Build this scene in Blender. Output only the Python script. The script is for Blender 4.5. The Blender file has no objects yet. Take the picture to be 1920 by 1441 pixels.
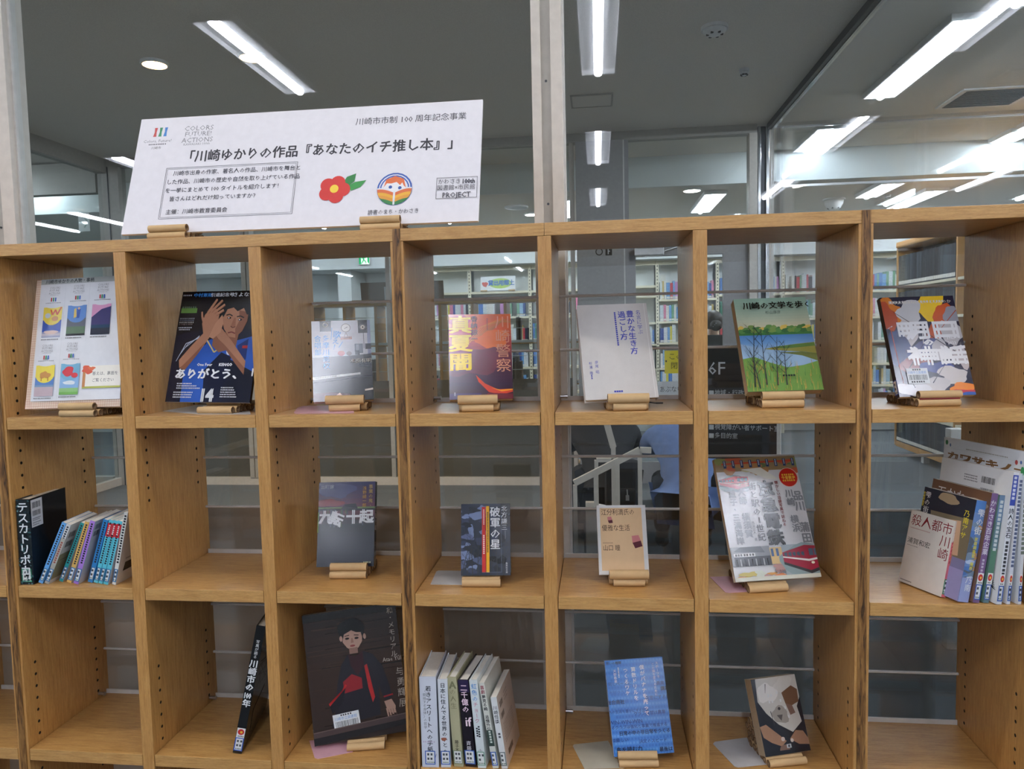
import bpy, bmesh, math, random
from mathutils import Matrix, Vector

# ------------------------------------------------------------------ camera, world, exposure
SC = bpy.context.scene
COL = SC.collection
CAM = Vector((1.0025, -1.46, 1.4481))
CR = ((0.993006, 0.115920, -0.022387), (-0.014243, -0.070605, -0.997403), (-0.117200, 0.990746, -0.068460))
FPX = 1376.557
cd = bpy.data.cameras.new('camera')
cd.sensor_fit = 'HORIZONTAL'; cd.sensor_width = 36.0; cd.lens = 36.0 * FPX / 1920.0
cd.clip_start = 0.02; cd.clip_end = 100
cam = bpy.data.objects.new('camera', cd); COL.objects.link(cam)
r0, r1, r2 = (Vector(r) for r in CR)
M = Matrix.Identity(4)
for i in range(3):
    M[i][0] = r0[i]; M[i][1] = -r1[i]; M[i][2] = -r2[i]; M[i][3] = CAM[i]
cam.matrix_world = M
SC.camera = cam
SC.view_settings.view_transform = 'Standard'; SC.view_settings.look = 'None'
SC.view_settings.exposure = 1.5; SC.view_settings.gamma = 1.0; SC.view_settings.use_curve_mapping = False
SC.cycles.max_bounces = 10; SC.cycles.diffuse_bounces = 5; SC.cycles.glossy_bounces = 4
SC.cycles.transparent_max_bounces = 24; SC.cycles.transmission_bounces = 6
SC.cycles.sample_clamp_indirect = 6.0; SC.cycles.use_denoising = True
SC.cycles.caustics_reflective = False; SC.cycles.caustics_refractive = False
W = bpy.data.worlds.new('world'); SC.world = W; W.use_nodes = True
W.node_tree.nodes['Background'].inputs[0].default_value = (0.75, 0.8, 0.9, 1)
W.node_tree.nodes['Background'].inputs[1].default_value = 0.05
TUBE = 27.0      # strip lamp radiance, reading side
TUBE_LIB = 26.0  # strip lamp radiance, library beyond the lobby
SPOT = 4.5       # watts-ish factor of the downlights above the shelf front
ZC = 3.25        # ceiling height
YG = 0.36        # glass behind the bookcase
YB = 5.50        # glass wall at the far side of the lobby
XR = 2.56        # glass wall at the right of the lobby

def onY(x, y, Y):
    'world point at depth Y seen at photo pixel x, y'
    v = r0 * ((x - 960) / FPX) + r1 * ((y - 720.5) / FPX) + r2
    return CAM + v * ((Y - CAM.y) / v.y)
def onZ(x, y, Z):
    v = r0 * ((x - 960) / FPX) + r1 * ((y - 720.5) / FPX) + r2
    return CAM + v * ((Z - CAM.z) / v.z)
def onX(x, y, X):
    v = r0 * ((x - 960) / FPX) + r1 * ((y - 720.5) / FPX) + r2
    return CAM + v * ((X - CAM.x) / v.x)

# ------------------------------------------------------------------ colours and materials
def L1(c):
    c /= 255.0
    return c / 12.92 if c <= 0.04045 else ((c + 0.055) / 1.055) ** 2.4
def L(rgb):
    return (L1(rgb[0]), L1(rgb[1]), L1(rgb[2]), 1.0)
MATS = {}
def nt(name):
    m = bpy.data.materials.new(name); m.use_nodes = True
    t = m.node_tree; p = t.nodes['Principled BSDF']
    return m, t, p
def N(t, typ, **kw):
    n = t.nodes.new(typ)
    for k, v in kw.items(): setattr(n, k, v)
    return n
def ramp(t, fac, stops):
    r = N(t, 'ShaderNodeValToRGB'); e = r.color_ramp.elements
    while len(e) < len(stops): e.new(0.5)
    for el, (p, c) in zip(e, stops): el.position = p; el.color = c
    t.links.new(fac, r.inputs[0]); return r
def noise(t, scale, stretch=(1, 1, 1), detail=4, rough=.55, coord='Object', dist=0):
    tc = N(t, 'ShaderNodeTexCoord'); mp = N(t, 'ShaderNodeMapping'); mp.inputs['Scale'].default_value = stretch
    t.links.new(tc.outputs[coord], mp.inputs[0]); n = N(t, 'ShaderNodeTexNoise')
    n.inputs['Scale'].default_value = scale; n.inputs['Detail'].default_value = detail; n.inputs['Roughness'].default_value = rough
    n.inputs['Distortion'].default_value = dist
    t.links.new(mp.outputs[0], n.inputs['Vector']); return n.outputs['Fac']
def bump(t, p, fac, strength, dist=.001):
    b = N(t, 'ShaderNodeBump'); b.inputs['Strength'].default_value = strength; b.inputs['Distance'].default_value = dist
    t.links.new(fac, b.inputs['Height']); t.links.new(b.outputs[0], p.inputs['Normal'])
def plain(name, rgb, rough=.5, metal=0, var=.06, nscale=40, coat=0, bmp=0, bscale=300, spec=.5):
    m, t, p = nt(name); c = L(rgb)
    lo = tuple(x * (1 - var) for x in c[:3]) + (1,); hi = tuple(min(1, x * (1 + var)) for x in c[:3]) + (1,)
    r = ramp(t, noise(t, nscale), [(.3, lo), (.7, hi)]); t.links.new(r.outputs[0], p.inputs['Base Color'])
    p.inputs['Roughness'].default_value = rough; p.inputs['Metallic'].default_value = metal
    p.inputs['Coat Weight'].default_value = coat; p.inputs['Specular IOR Level'].default_value = spec
    if bmp: bump(t, p, noise(t, bscale), bmp)
    MATS[name] = m; return m
def wood(name, dark, mid, light, stretch, scale=18, rough=.38, coat=.25, band=0):
    m, t, p = nt(name)
    f = noise(t, scale, stretch, 6, .62, dist=.4)
    r = ramp(t, f, [(.28, L(dark)), (.5, L(mid)), (.72, L(light))])
    f2 = noise(t, scale * 6, stretch, 3, .5)
    r2_ = ramp(t, f2, [(.35, (.82, .82, .82, 1)), (.6, (1, 1, 1, 1))])
    mx = N(t, 'ShaderNodeMix', data_type='RGBA', blend_type='MULTIPLY'); mx.inputs[0].default_value = 1
    t.links.new(r.outputs[0], mx.inputs[6]); t.links.new(r2_.outputs[0], mx.inputs[7])
    t.links.new(mx.outputs[2], p.inputs['Base Color'])
    p.inputs['Roughness'].default_value = rough; p.inputs['Coat Weight'].default_value = coat; p.inputs['Coat Roughness'].default_value = .22
    bump(t, p, f2, .06)
    MATS[name] = m
def wave_wood(name, dark, mid, light):
    m, t, p = nt(name)
    f = noise(t, 9, (16, 16, 1.5), 5, .6, dist=1.2)
    r = ramp(t, f, [(.36, L(dark)), (.46, L(mid)), (.62, L(light)), (.72, L(mid))])
    t.links.new(r.outputs[0], p.inputs['Base Color']); p.inputs['Roughness'].default_value = .42
    bump(t, p, f, .1); MATS[name] = m
def attr_mat(name, rough, coat=0, bmp=0, bscale=700, big=0, spec=.5):
    m, t, p = nt(name)
    a = N(t, 'ShaderNodeAttribute'); a.attribute_name = 'Col'
    n = noise(t, 60); r = ramp(t, n, [(.3, (.95, .95, .95, 1)), (.7, (1, 1, 1, 1))])
    mx = N(t, 'ShaderNodeMix', data_type='RGBA', blend_type='MULTIPLY'); mx.inputs[0].default_value = 1
    t.links.new(a.outputs['Color'], mx.inputs[6]); t.links.new(r.outputs[0], mx.inputs[7]); t.links.new(mx.outputs[2], p.inputs['Base Color'])
    p.inputs['Roughness'].default_value = rough; p.inputs['Coat Weight'].default_value = coat; p.inputs['Coat Roughness'].default_value = rough * .8
    p.inputs['Specular IOR Level'].default_value = spec
    if bmp:
        fine = noise(t, bscale, detail=2)
        if big:
            add = N(t, 'ShaderNodeMath', operation='MULTIPLY_ADD'); add.inputs[1].default_value = big
            t.links.new(noise(t, 28, detail=2), add.inputs[0]); t.links.new(fine, add.inputs[2]); fine = add.outputs[0]
        bump(t, p, fine, bmp)
    MATS[name] = m
def objcol_mat(name, rough):
    m, t, p = nt(name)
    o = N(t, 'ShaderNodeObjectInfo'); n = noise(t, 3, (1, 1, 9)); r = ramp(t, n, [(.35, (.72, .72, .72, 1)), (.6, (1, 1, 1, 1))])
    mx = N(t, 'ShaderNodeMix', data_type='RGBA', blend_type='MULTIPLY'); mx.inputs[0].default_value = 1
    t.links.new(o.outputs['Color'], mx.inputs[6]); t.links.new(r.outputs[0], mx.inputs[7]); t.links.new(mx.outputs[2], p.inputs['Base Color'])
    p.inputs['Roughness'].default_value = rough; MATS[name] = m
def emit(name, rgb, s):
    m = bpy.data.materials.new(name); m.use_nodes = True; t = m.node_tree; t.nodes.clear()
    e = N(t, 'ShaderNodeEmission'); e.inputs[0].default_value = L(rgb); e.inputs[1].default_value = s
    o = N(t, 'ShaderNodeOutputMaterial'); t.links.new(e.outputs[0], o.inputs[0]); MATS[name] = m
def clear(name, tint, refl=.045, haze=0, hazecol=(120, 120, 120), gmul=.9):
    m = bpy.data.materials.new(name); m.use_nodes = True; t = m.node_tree; t.nodes.clear()
    tr = N(t, 'ShaderNodeBsdfTransparent'); tr.inputs[0].default_value = tuple(tint) + (1,)
    g = N(t, 'ShaderNodeBsdfGlossy'); g.inputs['Roughness'].default_value = .0
    lw = N(t, 'ShaderNodeLayerWeight'); lw.inputs[0].default_value = .5
    pw = N(t, 'ShaderNodeMath', operation='POWER'); pw.inputs[1].default_value = 5; t.links.new(lw.outputs['Facing'], pw.inputs[0])
    ma = N(t, 'ShaderNodeMath', operation='MULTIPLY_ADD'); ma.inputs[1].default_value = gmul; ma.inputs[2].default_value = refl
    t.links.new(pw.outputs[0], ma.inputs[0])
    base = tr.outputs[0]
    if haze:
        d = N(t, 'ShaderNodeBsdfDiffuse'); d.inputs[0].default_value = L(hazecol)
        h = N(t, 'ShaderNodeMixShader'); h.inputs[0].default_value = haze
        t.links.new(tr.outputs[0], h.inputs[1]); t.links.new(d.outputs[0], h.inputs[2]); base = h.outputs[0]
    mx = N(t, 'ShaderNodeMixShader'); t.links.new(ma.outputs[0], mx.inputs[0]); t.links.new(base, mx.inputs[1]); t.links.new(g.outputs[0], mx.inputs[2])
    o = N(t, 'ShaderNodeOutputMaterial'); t.links.new(mx.outputs[0], o.inputs[0]); MATS[name] = m

wood('wood_x', (168, 120, 62), (194, 148, 86), (208, 163, 100), (1.2, 14, 14))
wood('wood_z', (164, 114, 56), (189, 140, 78), (204, 157, 94), (14, 14, 1.0))
wave_wood('oak', (52, 32, 12), (112, 76, 36), (150, 110, 60))
plain('white_metal', (206, 204, 200), .4)
plain('ivory_metal', (222, 214, 188), .45)
plain('pillar_grey', (150, 148, 146), .5, bmp=.05)
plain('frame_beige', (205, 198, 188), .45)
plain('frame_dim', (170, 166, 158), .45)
plain('door_grey', (150, 148, 148), .45)
plain('dark_metal', (60, 62, 66), .35, .6)
plain('chrome', (210, 212, 215), .15, 1.0, var=.02)
plain('steel', (190, 190, 190), .3, 1.0)
plain('wall_white', (222, 226, 226), .7, var=.02)
plain('wall_brown', (128, 118, 112), .7, var=.04)
plain('ceil', (226, 222, 214), .9, var=.10, nscale=160, bmp=.25, bscale=120)
plain('carpet', (100, 105, 108), .95, var=.22, nscale=90, bmp=.5, bscale=220)
plain('black', (24, 24, 26), .5)
plain('hole', (40, 30, 20), .6)
plain('cardboard', (196, 164, 118), .75, var=.10, nscale=25, bmp=.08)
plain('cardboard_dark', (150, 122, 90), .8, var=.1)
plain('cardboard_core', (110, 84, 56), .85, var=.1)
plain('pages', (214, 204, 184), .8, var=.06, nscale=220)
plain('pages_tan', (178, 160, 132), .8, var=.06, nscale=220)
plain('pages_white', (224, 220, 210), .8, var=.05, nscale=220)
plain('white_plastic', (215, 216, 216), .4)
plain('tray_white', (235, 235, 235), .5)
plain('skin', (196, 152, 124), .55)
plain('hair', (44, 30, 26), .5, var=.3, nscale=60)
plain('cloth_black', (22, 23, 26), .85, var=.2, nscale=30, bmp=.2)
plain('cloth_blue', (112, 138, 190), .85, var=.10, nscale=18, bmp=.3, bscale=60)
plain('strap', (206, 200, 186), .7)
plain('case_wood', (190, 142, 84), .45, var=.1, nscale=20)
plain('card_pink', (206, 160, 172), .45)
plain('card_clear', (196, 196, 198), .3)
plain('card_olive', (190, 184, 166), .4)
plain('ribbon', (20, 20, 22), .6)
attr_mat('print_gloss', .15, .15, .10, 520, 1.2)
attr_mat('print_satin', .32, .1, .06, 500, 2)
attr_mat('print_matte', .55, 0, .05, 400, 0)
attr_mat('print_cloth', .6, 0, .5, 900, 0)
objcol_mat('spine_paint', .45)
emit('tube', (235, 240, 255), TUBE); emit('tube_lib', (232, 240, 255), TUBE_LIB)
emit('warm', (255, 190, 120), 14.0); emit('cool_spot', (255, 250, 240), 14.0); emit('exit_lit', (225, 255, 235), .75); emit('exit_green', (0, 150, 90), .8)
clear('glass', (.97, .985, .98), .05)
clear('glass_back', (.90, .93, .92), .05)
clear('barrier_glass', (.93, .95, .95), .05)
clear('film', (.60, .61, .62), .04, .16, (112, 112, 114))
clear('film_warm', (.66, .64, .62), .04, .62, (212, 194, 180))
clear('film_frost', (.45, .44, .43), .05, .5, (150, 138, 128))
clear('plastic_sheet', (.8, .8, .82), .06, .3, (190, 190, 195))

# ------------------------------------------------------------------ mesh builder
BOXF = [(0, 3, 2, 1), (4, 5, 6, 7), (0, 1, 5, 4), (1, 2, 6, 5), (2, 3, 7, 6), (3, 0, 4, 7)]
class MB:
    def __init__(s): s.v = []; s.f = []; s.m = []; s.c = []; s.sm = []; s.mats = []
    def mi(s, name):
        if name not in s.mats: s.mats.append(name)
        return s.mats.index(name)
    def add(s, vs, fs, mat, col=None, smooth=False):
        o = len(s.v); s.v.extend(tuple(v) for v in vs); i = s.mi(mat)
        for f in fs:
            s.f.append(tuple(o + k for k in f)); s.m.append(i); s.c.append(col); s.sm.append(smooth)
        return s
    def box(s, x0, x1, y0, y1, z0, z1, mat, col=None, bev=0):
        if bev:
            bm = bmesh.new(); bmesh.ops.create_cube(bm, size=1)
            bmesh.ops.scale(bm, vec=(x1 - x0, y1 - y0, z1 - z0), verts=bm.verts)
            bmesh.ops.translate(bm, vec=((x0 + x1) / 2, (y0 + y1) / 2, (z0 + z1) / 2), verts=bm.verts)
            bmesh.ops.bevel(bm, geom=list(bm.edges), offset=bev, segments=2, affect='EDGES', profile=.6)
            bm.verts.index_update()
            s.add([v.co[:] for v in bm.verts], [[v.index for v in f.verts] for f in bm.faces], mat, col); bm.free(); return s
        return s.add([(x0, y0, z0), (x1, y0, z0), (x1, y1, z0), (x0, y1, z0), (x0, y0, z1), (x1, y0, z1), (x1, y1, z1), (x0, y1, z1)], BOXF, mat, col)
    def frame(s, p0, p1):
        d = (Vector(p1) - Vector(p0)); l = d.length; d /= l
        a = Vector((0, 0, 1)) if abs(d.z) < .9 else Vector((1, 0, 0))
        u = d.cross(a).normalized(); w = d.cross(u)
        return Vector(p0), Vector(p1), u, w
    def cyl(s, p0, p1, r, mat, n=14, r1=None, col=None, caps=True):
        a, b, u, w = s.frame(p0, p1); r1 = r if r1 is None else r1
        vs = []
        for q, rr in ((a, r), (b, r1)):
            for k in range(n):
                t = 2 * math.pi * k / n; vs.append(q + u * math.cos(t) * rr + w * math.sin(t) * rr)
        s.add(vs, [(k, (k + 1) % n, n + (k + 1) % n, n + k) for k in range(n)], mat, col, True)
        if caps: s.add(vs, [tuple(range(n))[::-1], tuple(range(n, 2 * n))], mat, col)
        return s
    def pipe(s, p0, p1, r, ri, mat, matin, matcap, n=18):
        a, b, u, w = s.frame(p0, p1); vs = []
        for q, rr in ((a, r), (b, r), (a, ri), (b, ri)):
            for k in range(n):
                t = 2 * math.pi * k / n; vs.append(q + u * math.cos(t) * rr + w * math.sin(t) * rr)
        R = range(n); K = lambda k: (k + 1) % n
        s.add(vs, [(k, K(k), n + K(k), n + k) for k in R], mat, None, True)
        s.add(vs, [(2 * n + K(k), 2 * n + k, 3 * n + k, 3 * n + K(k)) for k in R], matin, None, True)
        s.add(vs, [(k, 2 * n + k, 2 * n + K(k), K(k)) for k in R] + [(n + k, n + K(k), 3 * n + K(k), 3 * n + k) for k in R], matcap)
        return s
    def bar(s, p0, p1, w_, h, mat, col=None):
        'rectangular bar along p0-p1'
        a, b, u, w = s.frame(p0, p1); vs = []
        for q in (a, b):
            for i, j in ((-1, -1), (1, -1), (1, 1), (-1, 1)): vs.append(q + u * i * w_ / 2 + w * j * h / 2)
        return s.add(vs, BOXF, mat, col)
    def ball(s, c, r, mat, sx=1, sy=1, sz=1, n=14, half=False, col=None):
        vs = []; fs = []; m = n // 2
        for i in range(m + 1):
            th = math.pi * i / m
            for k in range(n):
                ph = 2 * math.pi * k / n
                z = math.cos(th)
                if half and z > 0: z = 0
                vs.append((c[0] + r * sx * math.sin(th) * math.cos(ph), c[1] + r * sy * math.sin(th) * math.sin(ph), c[2] + r * sz * z))
        for i in range(m):
            for k in range(n):
                fs.append((i * n + k, i * n + (k + 1) % n, (i + 1) * n + (k + 1) % n, (i + 1) * n + k))
        return s.add(vs, fs, mat, col, True)
    def xf(s, mat4):
        s.v = [tuple(mat4 @ Vector(v)) for v in s.v]; return s
    def mesh(s, name):
        me = bpy.data.meshes.new(name); me.from_pydata(s.v, [], s.f)
        for n in s.mats: me.materials.append(MATS[n])
        me.polygons.foreach_set('material_index', s.m); me.polygons.foreach_set('use_smooth', s.sm)
        if any(c is not None for c in s.c):
            at = me.color_attributes.new('Col', 'FLOAT_COLOR', 'CORNER'); buf = []
            for f, c in zip(s.f, s.c):
                buf.extend((L(c) if c is not None else (.8, .8, .8, 1)) * len(f))
            at.data.foreach_set('color', buf)
        me.validate(); me.update(); return me
    def build(s, name, parent=None):
        o = bpy.data.objects.new(name, s.mesh(name)); COL.objects.link(o)
        if parent is not None: o.parent = parent
        return o
def tag(o, label=None, cat=None, group=None, kind=None):
    if label: o['label'] = label
    if cat: o['category'] = cat
    if group: o['group'] = group
    if kind: o['kind'] = kind
    return o
def empty(name, loc=(0, 0, 0), rot=None, label=None, cat=None, group=None):
    o = bpy.data.objects.new(name, None); COL.objects.link(o); o.empty_display_size = .02
    o.matrix_world = Matrix.Translation(loc) @ (rot.to_4x4() if rot is not None else Matrix.Identity(4))
    return tag(o, label, cat, group)
KIDS = {}
def copy_tree(o, parent=None):
    c = o.copy(); COL.objects.link(c)
    if parent is not None: c.parent = parent
    for ch in [x for x in o.children]: copy_tree(ch, c)
    return c
def struct(mb, name, kind='structure'):
    return tag(mb.build(name), kind=kind)

# ------------------------------------------------------------------ flat printed art
TXT = {}
def glyphs(s, bold=0):
    k = (s, bold)
    if k not in TXT:
        c = bpy.data.curves.new('t', 'FONT'); c.body = s; c.size = 1; c.offset = bold; c.resolution_u = 1
        o = bpy.data.objects.new('t', c); COL.objects.link(o)
        dg = bpy.context.evaluated_depsgraph_get()
        ev = o.evaluated_get(dg); me = ev.to_mesh()
        vs = [v.co.to_2d()[:] for v in me.vertices]; fs = [tuple(p.vertices) for p in me.polygons]
        ev.to_mesh_clear(); bpy.data.objects.remove(o); bpy.data.curves.remove(c)
        TXT[k] = (vs, fs)
    return TXT[k]
def shifts(b):
    'heavier strokes: the glyph repeated with small shifts'
    if b < .003: return ((0, 0),)
    b *= 1.15
    return ((-b, 0), (b, 0), (0, b * .8), (0, -b * .8)) if b < .028 else ((-b, -b * .7), (b, -b * .7), (-b, b * .7), (b, b * .7), (b, 0), (-b, 0))
ROT = set('ー〜（）()「」『』…―')
def clip(poly, W_, H_):
    for ax, lim, sg in ((0, 0, 1), (0, W_, -1), (1, 0, 1), (1, H_, -1)):
        if all(sg * (p[ax] - lim) >= 0 for p in poly): continue
        out = []
        for i, p in enumerate(poly):
            q = poly[(i + 1) % len(poly)]
            a = sg * (p[ax] - lim); b = sg * (q[ax] - lim)
            if a >= 0: out.append(p)
            if (a >= 0) != (b >= 0):
                t = a / (a - b); out.append((p[0] + (q[0] - p[0]) * t, p[1] + (q[1] - p[1]) * t))
        poly = out
        if len(poly) < 3: return []
    return poly
class Art:
    'flat print in fractions of width / height, v downwards'
    def __init__(s, w, h, mat='print_gloss'): s.w = w; s.h = h; s.ops = []; s.mat = mat
    def P(s, pts, col):
        s.ops.append(([[(x * s.w, y * s.h) for x, y in pts]], col)); return s
    def R(s, x0, y0, x1, y1, col): return s.P([(x0, y0), (x1, y0), (x1, y1), (x0, y1)], col)
    def E(s, cx, cy, rx, ry, col, n=22, a0=0, a1=360, rot=0):
        'ry is a fraction of height; rx of width'
        pts = []
        for k in range(n):
            t = math.radians(a0 + (a1 - a0) * k / (n if a1 - a0 >= 360 else n - 1))
            X = rx * s.w * math.cos(t); Y = ry * s.h * math.sin(t); c = math.cos(rot); d = math.sin(rot)
            pts.append((cx + (X * c - Y * d) / s.w, cy + (X * d + Y * c) / s.h))
        return s.P(pts, col)
    def Ln(s, pts, wd, col, wd1=None):
        'polyline, widths in fractions of height'
        wd1 = wd if wd1 is None else wd1; quads = []
        P_ = [(x * s.w, y * s.h) for x, y in pts]; n = len(P_) - 1
        for i in range(n):
            (x0, y0), (x1, y1) = P_[i], P_[i + 1]; dx, dy = x1 - x0, y1 - y0; l = math.hypot(dx, dy) or 1
            nx, ny = -dy / l * .5 * s.h, dx / l * .5 * s.h
            a = wd + (wd1 - wd) * i / n; b = wd + (wd1 - wd) * (i + 1) / n
            quads.append([(x0 + nx * a, y0 + ny * a), (x1 + nx * b, y1 + ny * b), (x1 - nx * b, y1 - ny * b), (x0 - nx * a, y0 - ny * a)])
        s.ops.append((quads, col)); return s
    def T(s, txt, x, y, size, col, anchor='l', bold=0, sx=1, rot=0):
        vs, fs = glyphs(txt)
        if not vs: return s
        S = size * s.h; wd = max(v[0] for v in vs); ox = {'l': 0, 'c': -wd / 2, 'r': -wd}[anchor]
        c, d = math.cos(rot), math.sin(rot)
        for dx, dy in shifts(bold):
            q = []
            for vx, vy in vs:
                X = (vx + dx + ox) * S * sx; Y = (.86 - vy - dy) * S
                q.append((x * s.w + X * c - Y * d, y * s.h + X * d + Y * c))
            s.ops.append(([[q[i] for i in f] for f in fs], col))
        return s
    def V(s, txt, x, y, size, col, bold=0, pitch=1.02, sx=1):
        'vertical text, x = column centre, y = top'
        S = size * s.h
        for dx, dy in shifts(bold):
            polys = []
            for k, ch in enumerate(txt):
                if ch == ' ': continue
                vs, fs = glyphs(ch)
                if not vs: continue
                q = []
                wd = 1.0 if ord(ch) > 0x2000 else max(v[0] for v in vs)
                for vx, vy in vs:
                    X = vx - wd / 2; Y = .86 - vy - .5
                    if ch in ROT: X, Y = -Y, X
                    q.append((x * s.w + (X + dx) * S * sx, y * s.h + (k * pitch + .5 + Y + dy) * S))
                polys.extend([[q[i] for i in f] for f in fs])
            s.ops.append((polys, col))
        return s
    def dash(s, x0, x1, y, size, col, seed=0, vert=False, fill=.7):
        'a line of print too small to read'
        r = random.Random(seed + int(y * 9999)); quads = []
        if vert:
            p = x0; st = size * s.h
            while p * s.h < x1 * s.h - st:
                a = p * s.h; quads.append([(y * s.w - st * .4, a), (y * s.w + st * .4, a), (y * s.w + st * .4, a + st * fill), (y * s.w - st * .4, a + st * fill)])
                p += size * r.uniform(.95, 1.1)
        else:
            a = x0 * s.w; st = size * s.h
            while a < x1 * s.w - st * .5:
                quads.append([(a, y * s.h), (a + st * fill, y * s.h), (a + st * fill, y * s.h + st * .8), (a, y * s.h + st * .8)])
                a += st * r.uniform(.95, 1.25)
        s.ops.append((quads, col)); return s
    def blob(s, cx, cy, rx, ry, col, seed=0, n=20, amp=.2):
        r = random.Random(seed); ph = [r.uniform(0, 6.28) for _ in range(4)]
        pts = []
        for k in range(n):
            t = 2 * math.pi * k / n
            a = 1 + amp * (math.sin(2 * t + ph[0]) * .5 + math.sin(3 * t + ph[1]) * .35 + math.sin(5 * t + ph[2]) * .3)
            pts.append((cx + rx * a * math.cos(t), cy + ry * a * math.sin(t)))
        return s.P(pts, col)
    def grad(s, y0, y1, cols, x0=0, x1=1, n=14):
        for k in range(n):
            t = (k + .5) / n * (len(cols) - 1); i = min(int(t), len(cols) - 2); f = t - i
            c = tuple(cols[i][j] * (1 - f) + cols[i + 1][j] * f for j in range(3))
            s.R(x0, y0 + (y1 - y0) * k / n, x1, y0 + (y1 - y0) * (k + 1) / n, c)
        return s
    def barcode(s, x0, y0, x1, y1, col=(30, 30, 32), seed=1, n=34):
        r = random.Random(seed); quads = []; x = x0
        while x < x1:
            w_ = (x1 - x0) / n * r.choice((.35, .6, 1.0)); quads.append([(x * s.w, y0 * s.h), ((x + w_) * s.w, y0 * s.h), ((x + w_) * s.w, y1 * s.h), (x * s.w, y1 * s.h)])
            x += w_ + (x1 - x0) / n * r.choice((.4, .6, .9))
        s.ops.append((quads, col)); return s
    def put(s, mb, fn, d0=.00006, step=.00002):
        for i, (polys, col) in enumerate(s.ops):
            d = d0 + i * step
            for p in polys:
                if any(q[0] < 0 or q[0] > s.w or q[1] < 0 or q[1] > s.h for q in p): p = clip(p, s.w, s.h)
                if len(p) >= 3: mb.add([fn(x, y, d) for x, y in p], [tuple(range(len(p)))], s.mat, col)
        return mb

# ------------------------------------------------------------------ the building
m = MB(); m.box(-9, 9, -10, 10.2, -.05, 0, 'carpet'); struct(m, 'floor')
m = MB(); m.box(-9, 9, -10, 6.5, ZC + .02, ZC + .1, 'ceil'); struct(m, 'ceiling')
m = MB(); m.box(-9, 9, 6.53, 10.2, 2.96, 3.06, 'ceil'); struct(m, 'ceiling_lower')
m = MB(); m.box(-9, 9, 6.5, 6.53, 2.955, ZC + .02, 'wall_white'); struct(m, 'trim_1')
m = MB(); m.box(-9, 9, 9.62, 9.72, 0, 2.96, 'wall_white'); struct(m, 'wall_back')
m = MB(); m.box(-9, 9, -10, -9.9, 0, ZC + .02, 'wall_white'); struct(m, 'wall_front')
m = MB(); m.box(-9, -8.9, -9.9, 10, 0, ZC + .02, 'wall_white'); struct(m, 'wall_left')
m = MB(); m.box(8.9, 9, -9.9, 10, 0, ZC + .02, 'wall_white'); struct(m, 'wall_right')

# glass wall right behind the bookcase: posts, panes, film on the foot of the panes
def mullion(x0, x1, name):
    m = MB(); w = x1 - x0
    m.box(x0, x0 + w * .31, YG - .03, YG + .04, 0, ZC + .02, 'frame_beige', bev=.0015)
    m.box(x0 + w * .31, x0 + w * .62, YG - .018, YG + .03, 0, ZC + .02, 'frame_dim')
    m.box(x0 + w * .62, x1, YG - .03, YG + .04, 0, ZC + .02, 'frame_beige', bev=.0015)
    m.box(x1, x1 + .005, YG - .012, YG + .012, 0, ZC + .02, 'white_metal')
    for z in (2.05, 1.76, 2.4): m.cyl((x0 + w * .46, YG - .018, z), (x0 + w * .46, YG - .0195, z), .003, 'dark_metal', 8)
    return struct(m, name)
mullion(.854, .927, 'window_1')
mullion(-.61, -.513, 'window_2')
for k, (a, b) in enumerate(((-4.2, -.61), (-.508, .854), (.932, XR))):
    m = MB(); m.box(a, b, YG - .004, YG + .004, .0, ZC, 'glass'); struct(m, 'window_%d' % (3 + k))
    m = MB(); m.box(a, b, YG + .012, YG + .014, .0, 1.004, 'film' if k == 2 else 'film_warm'); struct(m, 'window_%d' % (13 + k))

# far side of the lobby
m = MB()
m.box(-3.86, 2.44, YB - .05, YB + .05, 3.19, ZC + .02, 'frame_dim')
m.box(-3.86, .82, YB - .04, YB + .05, 0, .075, 'frame_beige')
m.box(-3.92, -3.70, YB - .06, YB + .06, 0, 3.19, 'frame_dim'); m.box(-3.815, -3.805, YB - .064, YB - .06, 0, 3.19, 'dark_metal')
m.box(-2.47, -2.425, YB - .05, YB + .05, .075, 3.19, 'frame_dim'); m.box(-2.415, -2.37, YB - .05, YB + .05, .075, 3.19, 'frame_dim')
m.box(-1.02, -.98, YB - .03, YB + .05, .075, 3.19, 'frame_dim')
struct(m, 'window_6')
m = MB(); m.box(-3.70, .76, YB - .004, YB + .004, .075, 3.19, 'glass_back'); struct(m, 'window_7')
m = MB(); m.box(-3.70, .76, YB + .012, YB + .014, .075, 1.02, 'film_frost'); struct(m, 'window_17')
m = MB(); m.box(.82, 1.25, YB - .08, YB + .1, 0, 3.19, 'pillar_grey', bev=.003); m.box(1.25, 1.262, YB - .06, YB + .1, 0, 3.19, 'white_metal')
m.box(.76, .80, YB - .04, YB + .04, 0, 3.19, 'frame_beige'); struct(m, 'wall_pillar')
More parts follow.
